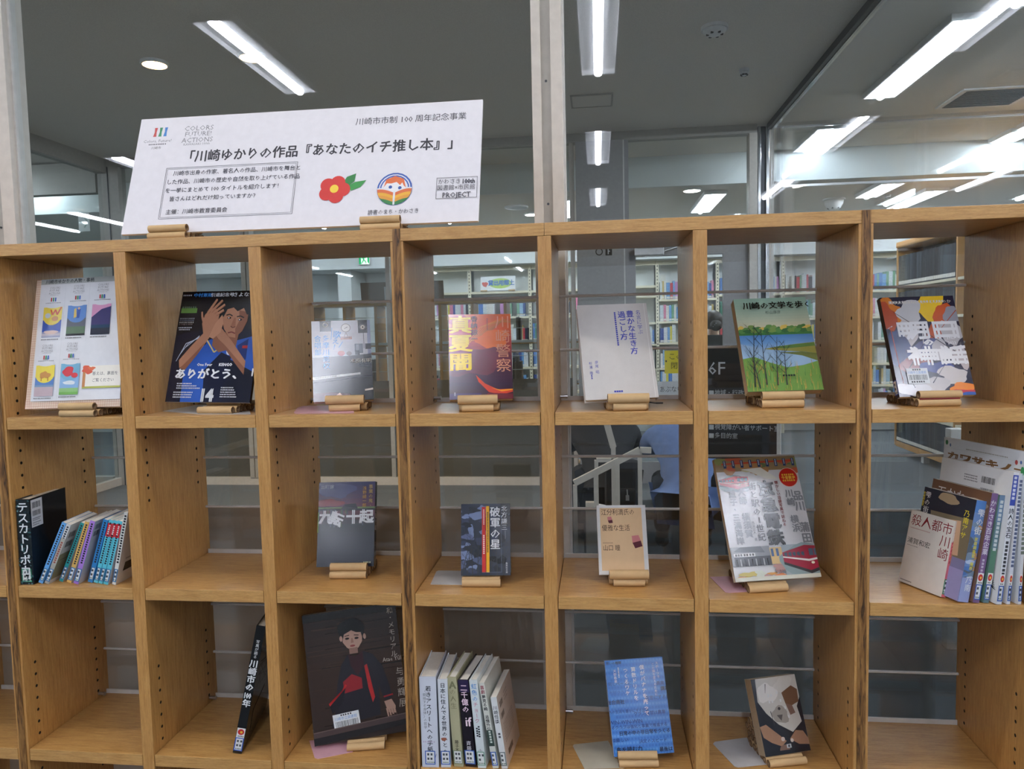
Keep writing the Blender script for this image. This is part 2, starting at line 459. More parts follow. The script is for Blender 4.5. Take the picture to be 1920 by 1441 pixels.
# door frame, transom glass and door
m = MB()
m.box(1.262, 1.30, YB - .06, YB + .06, 0, 3.19, 'door_grey'); m.box(2.37, 2.44, YB - .07, YB + .06, 0, 3.19, 'frame_beige', bev=.002)
m.box(1.30, 2.37, YB - .06, YB + .06, 2.24, 2.31, 'door_grey'); struct(m, 'door_1')
m = MB(); m.box(1.30, 2.37, YB - .004, YB + .004, 2.31, 3.19, 'glass_back'); struct(m, 'window_8')
d = empty('door_2', (1.30, YB, 0)); tag(d, kind='structure')
m = MB()
for a in ((0, .058, .02, 2.24), (.845, 1.07, .02, 2.24)): m.box(a[0], a[1], -.025, .025, a[2], a[3], 'door_grey', bev=.002)
m.box(.058, .845, -.025, .025, 2.135, 2.24, 'door_grey'); m.box(.058, .845, -.025, .025, .02, .22, 'door_grey')
m.build('door_leaf', d)
m = MB(); m.box(.058, .845, -.003, .003, .22, 2.135, 'glass_back'); m.build('door_glass', d)
m = MB(); m.cyl((.97, -.025, 1.085), (.97, -.075, 1.085), .012, 'steel'); m.bar((.985, -.075, 1.085), (.80, -.075, 1.09), .022, .03, 'steel'); m.cyl((.97, -.025, 1.085), (.97, -.03, 1.085), .032, 'steel', 20)
m.build('door_handle', d)
m = MB(); m.box(.045, .31, -.11, -.03, 2.135, 2.205, 'steel', bev=.006); m.cyl((.14, -.07, 2.125), (.14, -.07, 2.135), .012, 'steel'); m.bar((.14, -.07, 2.122), (.5, -.04, 2.23), .02, .006, 'steel')
m.build('door_closer', d)
# side walls of the lobby: left glass wall, right glass wall with its ceiling track
m = MB(); m.box(-3.93, -3.83, YG + .05, YB - .06, 3.13, ZC + .02, 'frame_dim'); m.box(-3.91, -3.85, YG + .05, YB - .06, 0, .075, 'frame_beige')
for y in (2.2, 3.85): m.box(-3.91, -3.85, y - .03, y + .03, .075, 3.13, 'frame_dim')
struct(m, 'window_9')
m = MB(); m.box(-3.884, -3.876, YG + .05, YB - .06, .075, 3.13, 'glass_back'); struct(m, 'window_10')
m = MB(); m.box(XR - .03, XR + .0, YG + .05, YB - .03, ZC - .03, ZC + .02, 'dark_metal'); m.box(XR + .002, XR + .03, YG + .05, YB - .03, ZC - .035, ZC + .02, 'chrome'); m.box(XR + .05, XR + .056, YG + .05, YB - .03, ZC - .01, ZC + .02, 'chrome')
m.box(2.448, 2.475, YB - .05, YB + .05, 0, ZC, 'chrome', bev=.004); m.box(2.476, 2.515, YB - .03, YB + .05, 0, ZC, 'dark_metal'); m.box(2.516, 2.548, YB - .05, YB + .05, 0, ZC, 'chrome', bev=.006); m.box(2.55, 2.59, YB - .03, YB + .05, 0, ZC, 'frame_beige')
struct(m, 'window_11')
m = MB(); m.box(XR - .004, XR + .004, YG + .05, YB - .05, .02, ZC - .03, 'glass'); struct(m, 'window_12')
m = MB(); m.box(XR - .03, XR + .03, 1.93, 1.985, 0, .99, 'white_metal', bev=.004)
tag(m.build('barrier_post'), 'short white metal post standing inside the glass wall right of the lobby', 'post')
# hanging smoke barrier of glass in the library ceiling
e = empty('smoke_barrier', (2.62, YB, 2.71), None, 'clear hanging glass smoke barrier under the library ceiling beyond the lobby', 'smoke barrier')
for a, b in ((0, 2.05), (2.06, 4.6)):
    m = MB(); m.box(a, b, -.004, .004, .02, .54, 'barrier_glass'); m.build('glass_panel', e)
m = MB(); m.box(0, 4.6, -.012, .012, 0, .02, 'steel'); m.build('bottom_rail', e)
m = MB(); m.box(0, 4.6, -.012, .012, .525, .54, 'steel'); m.build('top_rail', e)

# ------------------------------------------------------------------ lamps
def strip(x, y0, y1, z, label, mat='tube', w=.25, group=None, tw=.06):
    e = empty('ceiling_strip_light', (x, y0, z), None, label, 'ceiling light', group); l = y1 - y0
    m = MB()
    m.box(-w / 2, -w / 2 + .012, -.03, l + .03, -.022, .018, 'tray_white'); m.box(w / 2 - .012, w / 2, -.03, l + .03, -.022, .018, 'tray_white')
    m.box(-w / 2 + .012, w / 2 - .012, -.03, -.018, -.022, .018, 'tray_white'); m.box(-w / 2 + .012, w / 2 - .012, l + .018, l + .03, -.022, .018, 'tray_white')
    m.box(-w / 2 + .012, w / 2 - .012, -.018, l + .018, .010, .018, 'tray_white'); m.build('housing', e)
    m = MB(); m.cyl((0, 0, -.012), (0, l, -.012), tw / 2, mat, 12); m.ball((0, 0, -.012), tw / 2, mat); m.ball((0, l, -.012), tw / 2, mat); m.build('lamp_tube', e)
    return e
for x in (-6.1, -3.6, -1.12, 1.03, 3.3, 5.8):  # inner two columns are mirrored; outer ones are added to light the room
    for y0, y1 in ((-3.06, -1.86), (-5.79, -4.55), (-8.40, -7.17)):
        strip(x, y0, y1, ZC, 'ceiling strip light of the reading side, from a mirrored or an added row', group='strip lights mirrored in the glass')
LB = [(3.22, 3.30, 4.72, 'long white strip light in the library ceiling, nearest the glass track'),
      (3.36, 1.75, 3.10, 'strip light continuing out of the frame at the top right corner'),
      (3.12, 5.95, 7.38, None), (3.12, 5.62, 5.9, None), (5.0, 3.2, 4.4, None), (5.0, 6.1, 6.45, None), (5.0, 4.6, 5.95, 'white strip light in the library ceiling at the right edge, above the vent'),
      (6.7, 2.5, 3.8, None), (6.7, 5.0, 6.3, None), (3.2, -.6, .6, None), (5.2, -.2, 1.0, None)]
for x, y0, y1, lb in LB:
    if y1 > 6.5: y1 = 6.42
    if y1 - y0 > .2: strip(x, y0, y1, ZC, lb or 'white strip light in the library ceiling beyond the glass track', 'tube_lib', group=None if lb else 'library strip lights')
for x, y0, y1, lb in ((4.08, 6.75, 7.5, 'strip light in the lower library ceiling, closer of two behind the glass barrier'), (4.75, 7.3, 8.4, 'strip light in the lower library ceiling just above the bookcase top'),
                      (2.3, 6.9, 8.1, None), (.6, 6.9, 8.1, None), (-.9, 6.9, 8.1, None), (-2.6, 6.9, 8.1, None), (-4.4, 6.9, 8.1, None), (6.4, 7.0, 8.2, None)):  # unnamed entries are strips added to brighten the far wall
    strip(x, y0, y1, 2.94, lb or 'added strip light in the lower ceiling over the far library shelves', 'tube_lib', group=None if lb else 'added lower ceiling strip lights')
for x, y0, y1, lb in ((-5.35, 5.9, 6.45, 'longest strip light in the room behind the left glass wall'), (-7.2, 4.2, 5.5, None), (-5.4, 4.4, 5.6, None), (-5.4, 2.2, 3.4, None), (-7.2, 1.5, 2.7, None)):
    strip(x, y0, y1, ZC, lb or 'strip light in the room behind the left glass wall', 'tube_lib', group=None if lb else 'strip lights of the left room')
def downlight(x, y, z, label, mat, r=.05, power=0, col=(1, .78, .55), group=None, ang=110, name='downlight'):
    e = empty(name, (x, y, z), None, label, 'ceiling light', group)
    m = MB(); m.pipe((0, 0, -.006), (0, 0, .02), r + .012, r, 'tray_white', 'tray_white', 'tray_white', 24); m.build('trim_ring', e)
    m = MB(); m.cyl((0, 0, .004), (0, 0, .012), r - .002, mat, 24); m.build('lens', e)
    if power:
        ld = bpy.data.lights.new('downlight_beam', 'SPOT'); ld.energy = power; ld.color = col; ld.spot_size = math.radians(ang); ld.spot_blend = .5; ld.shadow_soft_size = r
        lo = bpy.data.objects.new('downlight_beam', ld); COL.objects.link(lo); lo.parent = e; lo.location = (0, 0, -.03)
    return e
downlight(-1.847, 3.167, ZC + .005, 'warm glowing downlight in the dark lobby ceiling, nearer the left post', 'warm', .075, 60)
downlight(-1.179, 3.164, ZC + .005, 'warm glowing downlight in the lobby ceiling crossed by a mirrored strip light', 'warm', .075, 60)
for k, x in enumerate((-1.55, -.75, .05, .85, 1.65, 2.45)):
    downlight(x, -.62, ZC + .005, 'downlight in the ceiling above the front of the bookcase', 'cool_spot', .055, SPOT, (1, .93, .82), 'downlights over the bookcase', 120)
for x, y, lb in ((.06, 7.35, 'unlit round recessed lamp left of the white window post'), (.20, 7.9, 'small lit downlight beside the white window post'), (2.03, 6.75, 'small lit downlight above the door transom')):
    downlight(x, y, 2.945, lb, 'cool_spot' if 'small' in lb else 'white_plastic', .09 if 'small' in lb else .13)
def disc_thing(name, x, y, z, r, label, cat, h=.03):
    e = empty(name, (x, y, z), None, label, cat)
    m = MB(); m.cyl((0, 0, 0), (0, 0, .02), r * 1.15, 'white_plastic', 20); m.build('base', e)
    m = MB(); m.ball((0, 0, 0), r, 'white_plastic', 1, 1, h / r, 16, True)
    for k in range(6):
        a = k * 1.047; m.box(r * .6 * math.cos(a) - .008, r * .6 * math.cos(a) + .008, r * .6 * math.sin(a) - .008, r * .6 * math.sin(a) + .008, -h * .85, -h * .6, 'black')
    m.build('cover', e)
disc_thing('smoke_detector', 1.728, 3.223, ZC, .07, 'round white smoke detector on the lobby ceiling right of the window post', 'smoke detector', .035)
disc_thing('sprinkler_head', 2.05, 4.0, ZC, .03, 'tiny sprinkler head on the lobby ceiling near the hatch', 'sprinkler', .03)
disc_thing('dome_camera', 3.80, 7.75, 2.94, .11, 'white dome camera under the lower library ceiling right of the glass post', 'camera', .12)
disc_thing('sprinkler_head', 4.35, 7.6, 2.94, .03, 'tiny sprinkler head on the lower library ceiling beside the dome camera', 'sprinkler', .03)
e = empty('ceiling_hatch', (.98, 4.5, ZC + .012), None, 'faint rectangular access hatch in the lobby ceiling beside the window post', 'hatch')
m = MB(); m.box(-.15, .15, -.14, .14, 0, .006, 'ceil'); m.build('hatch_panel', e)
m = MB(); m.box(-.165, -.152, -.155, .155, -.002, .006, 'frame_dim'); m.box(.152, .165, -.155, .155, -.002, .006, 'frame_dim'); m.box(-.152, .152, -.155, -.142, -.002, .006, 'frame_dim'); m.box(-.152, .152, .142, .155, -.002, .006, 'frame_dim'); m.build('hatch_frame', e)
a = onZ(1800, 195, ZC); b = onZ(1850, 166, ZC)
e = empty('ceiling_vent', (4.15, 5.0, ZC + .005), None, 'grey square air vent in the library ceiling at the right', 'air vent')
m = MB(); m.box(-.30, .30, -.25, .25, 0, .012, 'tray_white'); m.build('vent_frame', e)
m = MB()
for k in range(14): m.box(-.26, .26, -.21 + k * .031, -.195 + k * .031, -.006, .0, 'dark_metal')
m.build('vent_grille', e)

# ------------------------------------------------------------------ the bookcase
ZS = (1.29, .9135, .537, .16); TH = .0262; DEP = .275
def cutter(xf, sgn, cols=(.035, .235)):
    'row of shelf-pin holes on the face at xf, drilled along sgn'
    m = MB(); zs = [1.10 + .028 * k for k in range(14)] + [.36 + .028 * k for k in range(14)]
    for y in cols:
        for z in zs: m.cyl((xf + sgn * .003, y, z), (xf - sgn * .008, y, z), .0036, 'hole', 10)
    return m
def drill(o, mbs):
    c = MB()
    for q in mbs:
        k = len(c.v); c.v += q.v; c.f += [tuple(i + k for i in f) for f in q.f]; c.m += q.m; c.c += q.c; c.sm += q.sm; c.mats = q.mats
    c.sm = [False] * len(c.f)
    co = bpy.data.objects.new('drill', c.mesh('drill')); COL.objects.link(co)
    md = o.modifiers.new('b', 'BOOLEAN'); md.object = co; md.operation = 'DIFFERENCE'; md.solver = 'EXACT'
    try: md.material_mode = 'TRANSFER'
    except Exception: pass
    dg = bpy.context.evaluated_depsgraph_get()
    me = bpy.data.meshes.new_from_object(o.evaluated_get(dg)); o.modifiers.clear(); o.data = me
    bpy.data.objects.remove(co)
def panel(x0, x1, name, root, faces):
    m = MB(); m.box(x0, x1, 0, DEP, 0, 1.6395, 'wood_z', bev=.0008); o = m.build(name, root)
    if faces: drill(o, [cutter(x, s) for x, s in faces])
    return o
def bookcase(b0, b1, cents, label, holes=True, batten=True, matrix=None, name='open_bookcase', scale=1):
    root = empty(name, (0, 0, 0), None, label, 'bookcase', None)
    h = .0136
    panel(b0 + .0002, b0 + h - .0002, 'side_panel', root, [(b0 + h - .0002, 1)] if holes else [])
    panel(b1 - h + .0002, b1 - .0002, 'side_panel', root, [(b1 - h + .0002, -1)] if holes else [])
    for c in cents: panel(c - h, c + h, 'partition', root, [(c - h, -1), (c + h, 1)] if holes else [])
    ed = [b0] + list(cents) + [b1]
    for i in range(len(ed) - 1):
        a, b = ed[i] + h + .0012, ed[i + 1] - h - .0012
        for z in ZS:
            m = MB(); m.box(a, b, .0005, .262, z - TH, z, 'wood_x', bev=.001); m.build('shelf', root)
            m = MB(); m.box(a, b, .2625, .266, z - .014, z + .0098, 'white_metal'); m.build('book_stop', root)
            for dz in (.118, .243):
                m = MB(); m.cyl((a - .001, .266, z + dz), (b + .001, .266, z + dz), .0033, 'white_metal', 10); m.build('back_rod', root)
        m = MB(); m.box(a, b, .012, .026, .0, .133, 'wood_x'); m.build('plinth', root)
        if holes:
            for z in (ZS[0], ZS[2]):
                m = MB(); m.cyl((a - .001, .236, z + .0115), (a + .012, .236, z + .0115), .004, 'steel', 12); m.cyl((a + .012, .236, z + .0115), (a + .016, .236, z + .0115), .0048, 'steel', 12); m.build('shelf_pin', root)
    if batten:
        m = MB(); m.box(b0 - .008, b0 + .008, -.0022, -.0003, 0, 1.6645, 'oak', bev=.0006); m.build('joint_strip', root)
    if matrix is not None: root.matrix_world = matrix
    return root
BX = (-.3022, .6018, 1.5042, 2.4075)
bookcase(BX[0], BX[1], (0.0, .300), 'open wooden bookcase section at the left, with the sign board on top')
bookcase(BX[1], BX[2], (.900, 1.200), 'open wooden bookcase section in the middle, between the two dark streaked strips')
bookcase(BX[2], BX[3], (1.8190, 2.112), 'open wooden bookcase section at the right, right of the second dark strip')
bookcase(BX[0] - .9035, BX[0], (-.905, -.604), 'open wooden bookcase section mostly cut off by the left edge', holes=False, batten=False)
for a, b, lb in ((-1.206, .9000, 'long wooden top board over the left bookcase sections, carrying the sign board'), (.9006, 2.408, 'wooden top board over the right bookcase sections, joined at a fine seam')):
    m = MB(); m.box(a, b, 0, DEP + .004, 1.64, 1.665, 'wood_x', bev=.001); tag(m.build('top_board'), lb, 'top board')
for k, b in enumerate((-1.82, -.853, .114)):
    Mx = Matrix.Translation((b + .9035 * 1.07 + BX[0] * 1.07, 5.915, 0)) @ Matrix.Rotation(math.pi, 4, 'Z') @ Matrix.Scale(1.07, 4)
    bookcase(BX[0], BX[0] + .9035, (0.0, .300), ('open-backed wooden bookcase behind the lobby glass, leftmost of the row', 'open-backed wooden bookcase behind the lobby glass, middle of the row', 'open-backed wooden bookcase behind the lobby glass, next to the grey pillar')[k], False, False, Mx)
m = MB(); m.box(-1.83, .76, 5.62, 5.92, 1.757, 1.783, 'wood_x', bev=.002); tag(m.build('top_board'), 'wooden top board of the far bookcase row behind the lobby glass', 'top board')

# ------------------------------------------------------------------ cardboard tube stands
TUBES = {}
def tube_mesh(D, ln, kind='cardboard'):
    k = (round(D, 4), round(ln, 3), kind)
    if k not in TUBES:
        m = MB(); m.pipe((-ln / 2, 0, 0), (ln / 2, 0, 0), D / 2, D * .34, kind, 'cardboard_dark', 'cardboard_core', 20)
        TUBES[k] = m.mesh('tube')
    return TUBES[k]
RT = random.Random(5)
def rot3(yaw, lean, roll):
    cl, sl = math.cos(lean), math.sin(lean)
    return Matrix.Rotation(yaw, 3, 'Z') @ Matrix(((1, 0, 0), (0, cl, sl), (0, -sl, cl))) @ Matrix.Rotation(roll, 3, 'Y')
def stand(x, yb, zs, yaw, lean, t, kind, label, n=7, D=.0155, ln=.082, lays=(2, 1, 1), col='cardboard', red=False):
    'bottom row of glued tubes, a lip in front and a sloped pile behind; yb = depth of the leaning cover at its foot'
    yf = yb - {'A': 1.05, 'B': 1.2, 'C': .95}[kind] * D
    root = empty('book_stand', (x, yf, zs), Matrix.Rotation(yaw, 3, 'Z'), label, 'book stand', 'cardboard tube stands')
    def tb(y, z, d=D, l=ln, c=col):
        o = bpy.data.objects.new('tube', tube_mesh(d, l, c)); COL.objects.link(o); o.parent = root
        o.location = (RT.uniform(-.002, .002), y, z); o.rotation_euler = (RT.uniform(0, 6), 0, RT.uniform(-.008, .008))
    for k in range(n): tb(k * D * 1.005, D / 2, l=ln * (.8 if kind == 'B' and k == 0 else 1))
    if kind == 'A': tb(.06 * D, 1.5 * D)
    if kind == 'B': tb(-.02 * D, 1.62 * D, .0195, ln)
    if red:
        m = MB(); m.cyl((-ln * .47, -.25 * D, 1.0 * D), (ln * .47, -.25 * D, 1.0 * D), .0016, 'red_cord', 8); m.build('red_tape', root)
    tl = math.tan(lean); off = t / math.cos(lean)
    for k, cnt in enumerate(lays):
        z = D / 2 + D * (1.0 + .96 * k); y0 = (yb - yf) + off + (z - .016) * tl + D / 2 / math.cos(lean) + .0015
        for j in range(cnt):
            if y0 + j * D < .225 - yf: tb(y0 + j * D * 1.01, z)
    return root
plain('red_cord', (120, 20, 26), .6)

# ------------------------------------------------------------------ books
def call_label(mb_parent, name, fn, w, h, border, seed, flower=False):
    a = Art(w, h, 'print_satin'); r = random.Random(seed)
    a.R(0, 0, 1, 1, (226, 228, 226))
    b = .07
    for q in ((0, 0, 1, b), (0, 1 - b, 1, 1), (0, 0, b * h / w, 1), (1 - b * h / w, 0, 1, 1)): a.R(*q, border)
    a.dash(.22, .82, .18, .2, (70, 74, 78), seed); a.dash(.22, .82, .5, .2, (70, 74, 78), seed + 1); a.dash(.2, .9, .8, .1, (80, 110, 90), seed)
    m = MB(); a.put(m, fn, .0004); o = m.build(name, mb_parent); o['label'] = 'white call number sticker with a coloured border'; return o
def book(label, mode, pose, w, h, t, cover, front=None, spine=None, back=None, side='R', hard=False, pages='pages', group=None, sticker=None, name='book', zs=None, mat='print_gloss', barcode=None, flower=False):
    """front mode: pose is the foot of the front cover; spine mode: the foot of the spine"""
    x, y, z, yaw, lean, roll = pose
    if zs is not None: z = zs + abs(math.sin(roll)) * t / 2 + .0004
    root = empty(name, (x, y, z), rot3(yaw, lean, roll), label, 'book', group)
    if mode == 'spine':
        if side == 'R': T_ = lambda p: (p[1] - t / 2, w / 2 - p[0], p[2])
        else: T_ = lambda p: (t / 2 - p[1], w / 2 + p[0], p[2])
    else: T_ = lambda p: p
    sg = 1 if side == 'R' else -1
    ct = .0024 if hard else .0007; e = .003 if hard else .0004
    m = MB()
    def bx(*a, **k):
        q = MB(); q.box(*a, **k); m.add([T_(v) for v in q.v], q.f, mat, cover)
    bx(-w / 2, w / 2, 0, ct, 0, h, mat, bev=ct * .3); bx(-w / 2, w / 2, t - ct, t, 0, h, mat, bev=ct * .3)
    if sg > 0: bx(w / 2 - ct, w / 2, ct, t - ct, 0, h, mat)
    else: bx(-w / 2, -w / 2 + ct, ct, t - ct, 0, h, mat)
    FR = lambda u, v, d: T_((-w / 2 + u, -d, h - v))
    BK = lambda u, v, d: T_((w / 2 - u, t + d, h - v))
    SP = (lambda u, v, d: T_((w / 2 + d, u, h - v))) if sg > 0 else (lambda u, v, d: T_((-w / 2 - d, t - u, h - v)))
    if front: front.put(m, FR)
    if spine: spine.put(m, SP)
    if back: back.put(m, BK)
    m.build('cover', root)
    q = MB(); q.box(-w / 2 + (e if sg > 0 else ct), w / 2 - (ct if sg > 0 else e), ct + .0001, t - ct - .0001, e, h - e, pages)
    g = MB(); g.add([T_(v) for v in q.v], q.f, pages); g.build('page_block', root)
    if sticker:
        sh = .030; sw = min(t * .96, .022)
        call_label(root, 'call_label', lambda u, v, d: SP(u + (t - sw) / 2, v + h - sh - .006, d), sw, sh, sticker, int(h * 1e5 + x * 1e4) % 997)
    if flower:
        a = Art(min(t * .9, .02), .022, 'print_satin'); a.R(0, 0, 1, 1, (228, 228, 224)); a.E(.5, .4, .4, .3, (196, 40, 44)); a.E(.55, .42, .16, .12, (240, 200, 60)); a.dash(.2, .9, .8, .14, (60, 60, 60), 3)
        g = MB(); a.put(g, lambda u, v, d: SP(u + t * .05, v + h - .058, d), .0004); g.build('flower_sticker', root)['label'] = 'white sticker with a red flower'
    if barcode:
        bu, bv, bw, bh, br = barcode
        a = Art(bw, bh, 'print_satin'); a.R(0, 0, 1, 1, (222, 226, 228)); a.dash(.3, .72, .04, .12, (60, 60, 66), 2); a.T('川崎市立図書館', .05, .17, .2, (90, 140, 200), sx=bw / bh * .62); a.barcode(.07, .42, .93, .76, seed=int(bu * 99)); a.dash(.15, .85, .82, .13, (50, 50, 54), 8)
        c, s_ = math.cos(br), math.sin(br)
        g = MB(); a.put(g, lambda u, v, d: FR(bu + u * c + v * s_, bv - u * s_ + v * c, d), .0016)
        g.build('barcode_label', root)['label'] = 'white barcode label'
    return root
A = Art
# --- face-out covers, top row
a = A(.2295, .295, 'print_gloss'); a.R(0, 0, 1, 1, (232, 212, 188))
for k in range(60):
    if k < 16: a.R(k * .017 * 1, .0, k * .017 + .002, 1, (196, 130, 112)) if k < 4 else None
    a.R(0, k * .0185, 1, k * .0185 + .0016, (200, 138, 118))
for k in range(60): a.R(k * .0235, .935, k * .0235 + .002, 1, (196, 130, 112))
a.R(.06, .035, 1, .945, (226, 228, 232)); a.R(.06, .0, 1, .042, (178, 184, 182)); a.T('川崎市ゆかりの人物・事柄', .11, .004, .034, (74, 80, 84), bold=.02)
def cfa(a, x, y, s, c=(150, 150, 152)):
    for k, (t_, q) in enumerate((('COLORS', 1), ('FUTURE!', 1), ('ACTIONS', 1), ('KAWASAKI 100th', .42))):
        a.T(t_, x, y + k * s * .9, s * q, c, 'c', sx=.95)
def bars3(a, x, y, h_, w_, asp):
    for k, c in enumerate(((190, 70, 70), (60, 150, 110), (70, 110, 190))): a.R(x + (k - 1.5) * w_ * 1.6, y, x + (k - 1.5) * w_ * 1.6 + w_, y + h_, c)
def slip(a, cx, y0, img):
    cfa(a, cx, y0, .024); bars3(a, cx, y0 + .09, .03, .014, 1); a.dash(cx - .085, cx + .085, y0 + .128, .009, (150, 152, 156), 3); a.dash(cx - .04, cx + .04, y0 + .142, .008, (120, 120, 124), 4)
    x0, x1, u, v = cx - .1, cx + .1, y0 + .165, y0 + .40
    if img == 0: a.R(x0, u, x1, v, (60, 90, 170)); a.R(x0, u, x1, u + .1, (238, 212, 84)); a.E(cx, u + .07, .1, .07, (238, 212, 84)); a.E(cx - .05, u + .065, .03, .02, (200, 206, 210)); a.E(cx + .03, u + .09, .035, .02, (206, 150, 84)); a.Ln([(cx - .02, u + .02), (cx, u + .06), (cx + .03, u + .02), (cx + .05, u + .06), (cx + .09, u + .0)], .012, (206, 84, 60)); a.grad(v - .045, v, [(110, 130, 180), (200, 190, 196), (150, 160, 190)], x0, x1, 5); a.blob(cx, v - .04, .07, .016, (214, 190, 180), 3)
    if img == 1: a.R(x0, u, x1, v, (92, 100, 110)); a.R(x0, u, x1, u + .1, (92, 140, 206)); a.E(cx, u + .075, .1, .06, (92, 140, 206)); a.P([(cx - .03, u + .03), (cx - .01, u + .02), (cx, u + .09), (cx - .03, u + .1)], (220, 190, 90)); a.P([(cx + .0, u + .03), (cx + .04, u + .03), (cx + .03, u + .1), (cx, u + .1)], (40, 80, 160)); a.E(cx + .02, u + .025, .012, .01, (220, 180, 150)); a.R(x0, v - .07, x1, v - .015, (84, 110, 84)); a.R(x0, v - .015, x1, v, (34, 36, 40))
    if img == 2: a.R(x0, u, x1, v, (30, 60, 90)); a.R(x0, u, x1, u + .11, (226, 160, 196)); a.P([(x0, u + .1), (cx, u + .04), (x1, u + .02), (x1, u + .16), (x0, u + .16)], (60, 56, 110)); a.R(x0, v - .05, x1, v, (34, 40, 56))
    if img == 3: a.R(x0, u, x1, v, (90, 130, 190)); a.R(x0, u, x1, u + .09, (236, 216, 80)); a.E(cx, u + .07, .1, .065, (236, 216, 80)); a.blob(cx, u + .075, .05, .03, (196, 140, 70), 4, amp=.35); a.R(cx - .04, u + .09, cx - .03, u + .12, (180, 120, 60)); a.R(cx + .03, u + .09, cx + .04, u + .12, (180, 120, 60)); a.R(x0, v - .075, x1, v, (190, 170, 176)); a.R(x0, v - .085, x1, v - .07, (120, 150, 180))
    if img == 4: a.R(x0, u, x1, v, (140, 180, 220)); a.R(x0, u, x1, u + .1, (120, 176, 206)); a.E(cx, u + .07, .1, .06, (120, 176, 206)); a.blob(cx - .02, u + .06, .06, .036, (206, 60, 70), 5); a.E(cx + .05, u + .09, .035, .02, (206, 60, 70)); a.blob(cx, v - .09, .07, .014, (226, 234, 240), 6); a.R(x0, v - .05, x1, v, (140, 190, 120)); a.R(x0, v - .02, x1, v, (110, 170, 80))
    a.R(x0, u - .004, x1, u, (226, 228, 232)); a.E(cx, u - .012, .085, .02, (226, 228, 232)); a.dash(x0, x1 - .02, v + .012, .011, (110, 112, 116), img)
for cx, y0, i in ((.215, .058, 0), (.478, .052, 1), (.74, .052, 2), (.195, .508, 3), (.462, .502, 4)): slip(a, cx, y0, i)
a.R(.34, .05, .342, .94, (206, 208, 212)); a.R(.60, .05, .602, .5, (206, 208, 212))
a.R(.60, .69, 1, .86, (244, 240, 228)); a.R(.6, .845, 1, .86, (186, 190, 90)); a.R(.6, .69, .63, .85, (190, 130, 80)); a.blob(.64, .72, .05, .03, (214, 90, 60), 2, amp=.5); a.blob(.69, .71, .03, .016, (220, 110, 70), 3, amp=.5); a.T('答えは、裏面を', .70, .735, .03, (60, 60, 64)); a.T('ご覧ください', .70, .785, .03, (60, 60, 64))
album_pose = (1.0025 + (-.1227 - 1.0025) * 1.02, .02, 1.3085, -.0233, .2239, -.0188)
book('thick white display binder with a peach grid border and six picture slips', 'front', album_pose, .2295, .295, .02, (226, 212, 192), a, side='L', hard=True, name='binder', pages='pages_white')
stand(onY(150, 770, .01).x, .02, ZS[0], -.02, .2239, .02, 'A', 'brown tube stand under the white binder with peach grid border', n=7)

a = A(.182, .2587); K = (12, 14, 22); SK = (176, 124, 96); SKd = (140, 92, 70)
a.R(0, 0, 1.14, 1, K); a.blob(.62, .75, .7, .5, (16, 22, 44), 3)
a.R(.02, .09, .24, .20, (16, 26, 22)); a.R(.02, .155, .24, .20, (92, 132, 60)); a.dash(.03, .23, .14, .018, (90, 110, 90), 5)
for k in range(4): a.dash(.02, .22, .245 + k * .018, .015, ((120, 120, 124), (90, 94, 104), (150, 146, 140), (100, 84, 80))[k], k)
a.dash(.02, .2, .33, .012, (200, 200, 204), 7); a.dash(.03, .18, .348, .012, (200, 200, 204), 8)
# jersey and arms
a.P([(.18, .62), (.32, .5), (.5, .44), (.7, .48), (1.14, .40), (1.14, 1), (.2, 1)], (44, 88, 178)); a.P([(.04, .60), (.16, .44), (.36, .40), (.44, .48), (.22, .62), (.06, .70)], (24, 26, 40))
for k in range(3): a.Ln([(.06 + k * .03, .64 - k * .05), (.16 + k * .03, .48), (.33, .43 - k * .01)], .006, (190, 196, 210))
a.P([(.46, .72), (.66, .56), (.8, .6), (.75, 1), (.5, 1)], (18, 24, 52)); a.P([(.78, .62), (1.14, .74), (1.14, 1), (.74, 1)], (16, 20, 40)); a.P([(.86, .5), (1, .44), (1, .62), (.92, .66)], (30, 50, 110)); a.R(.93, .5, 1, .525, (180, 50, 50))
a.Ln([(.43, .44), (.56, .56), (.68, .49)], .012, (214, 190, 120)); a.E(.76, .555, .035, .03, (206, 210, 214)); a.E(.76, .555, .018, .016, (60, 90, 150))
a.P([(.52, .38), (.86, .38), (.84, .52), (.62, .56), (.52, .5)], SKd)
# face turned slightly down, three-quarter
a.blob(.78, .14, .24, .15, (14, 12, 14), 6, amp=.15); a.P([(.60, .17), (.74, .145), (.92, .16), (.95, .26), (.9, .36), (.82, .43), (.73, .42), (.65, .35), (.6, .26)], SK); a.P([(.82, .18), (.95, .2), (.95, .28), (.9, .37), (.82, .43), (.80, .35), (.84, .28)], SKd)
a.P([(.58, .22), (.62, .12), (.74, .1), (.92, .11), (.98, .22), (.93, .22), (.88, .16), (.80, .19), (.74, .155), (.66, .17), (.62, .24)], (14, 12, 14))
a.Ln([(.655, .225), (.70, .216), (.74, .232)], .011, (34, 22, 20)); a.Ln([(.80, .24), (.85, .234), (.90, .25)], .011, (34, 22, 20)); a.E(.70, .25, .026, .009, (50, 34, 30)); a.E(.85, .268, .026, .009, (50, 34, 30)); a.E(.694, .249, .008, .006, (220, 214, 210)); a.E(.842, .267, .008, .006, (220, 214, 210))
a.P([(.765, .25), (.79, .25), (.80, .33), (.76, .335), (.735, .325)], (156, 106, 82)); a.Ln([(.735, .326), (.765, .34), (.80, .33)], .007, (96, 58, 46)); a.Ln([(.71, .385), (.76, .378), (.81, .392)], .011, (120, 60, 56))
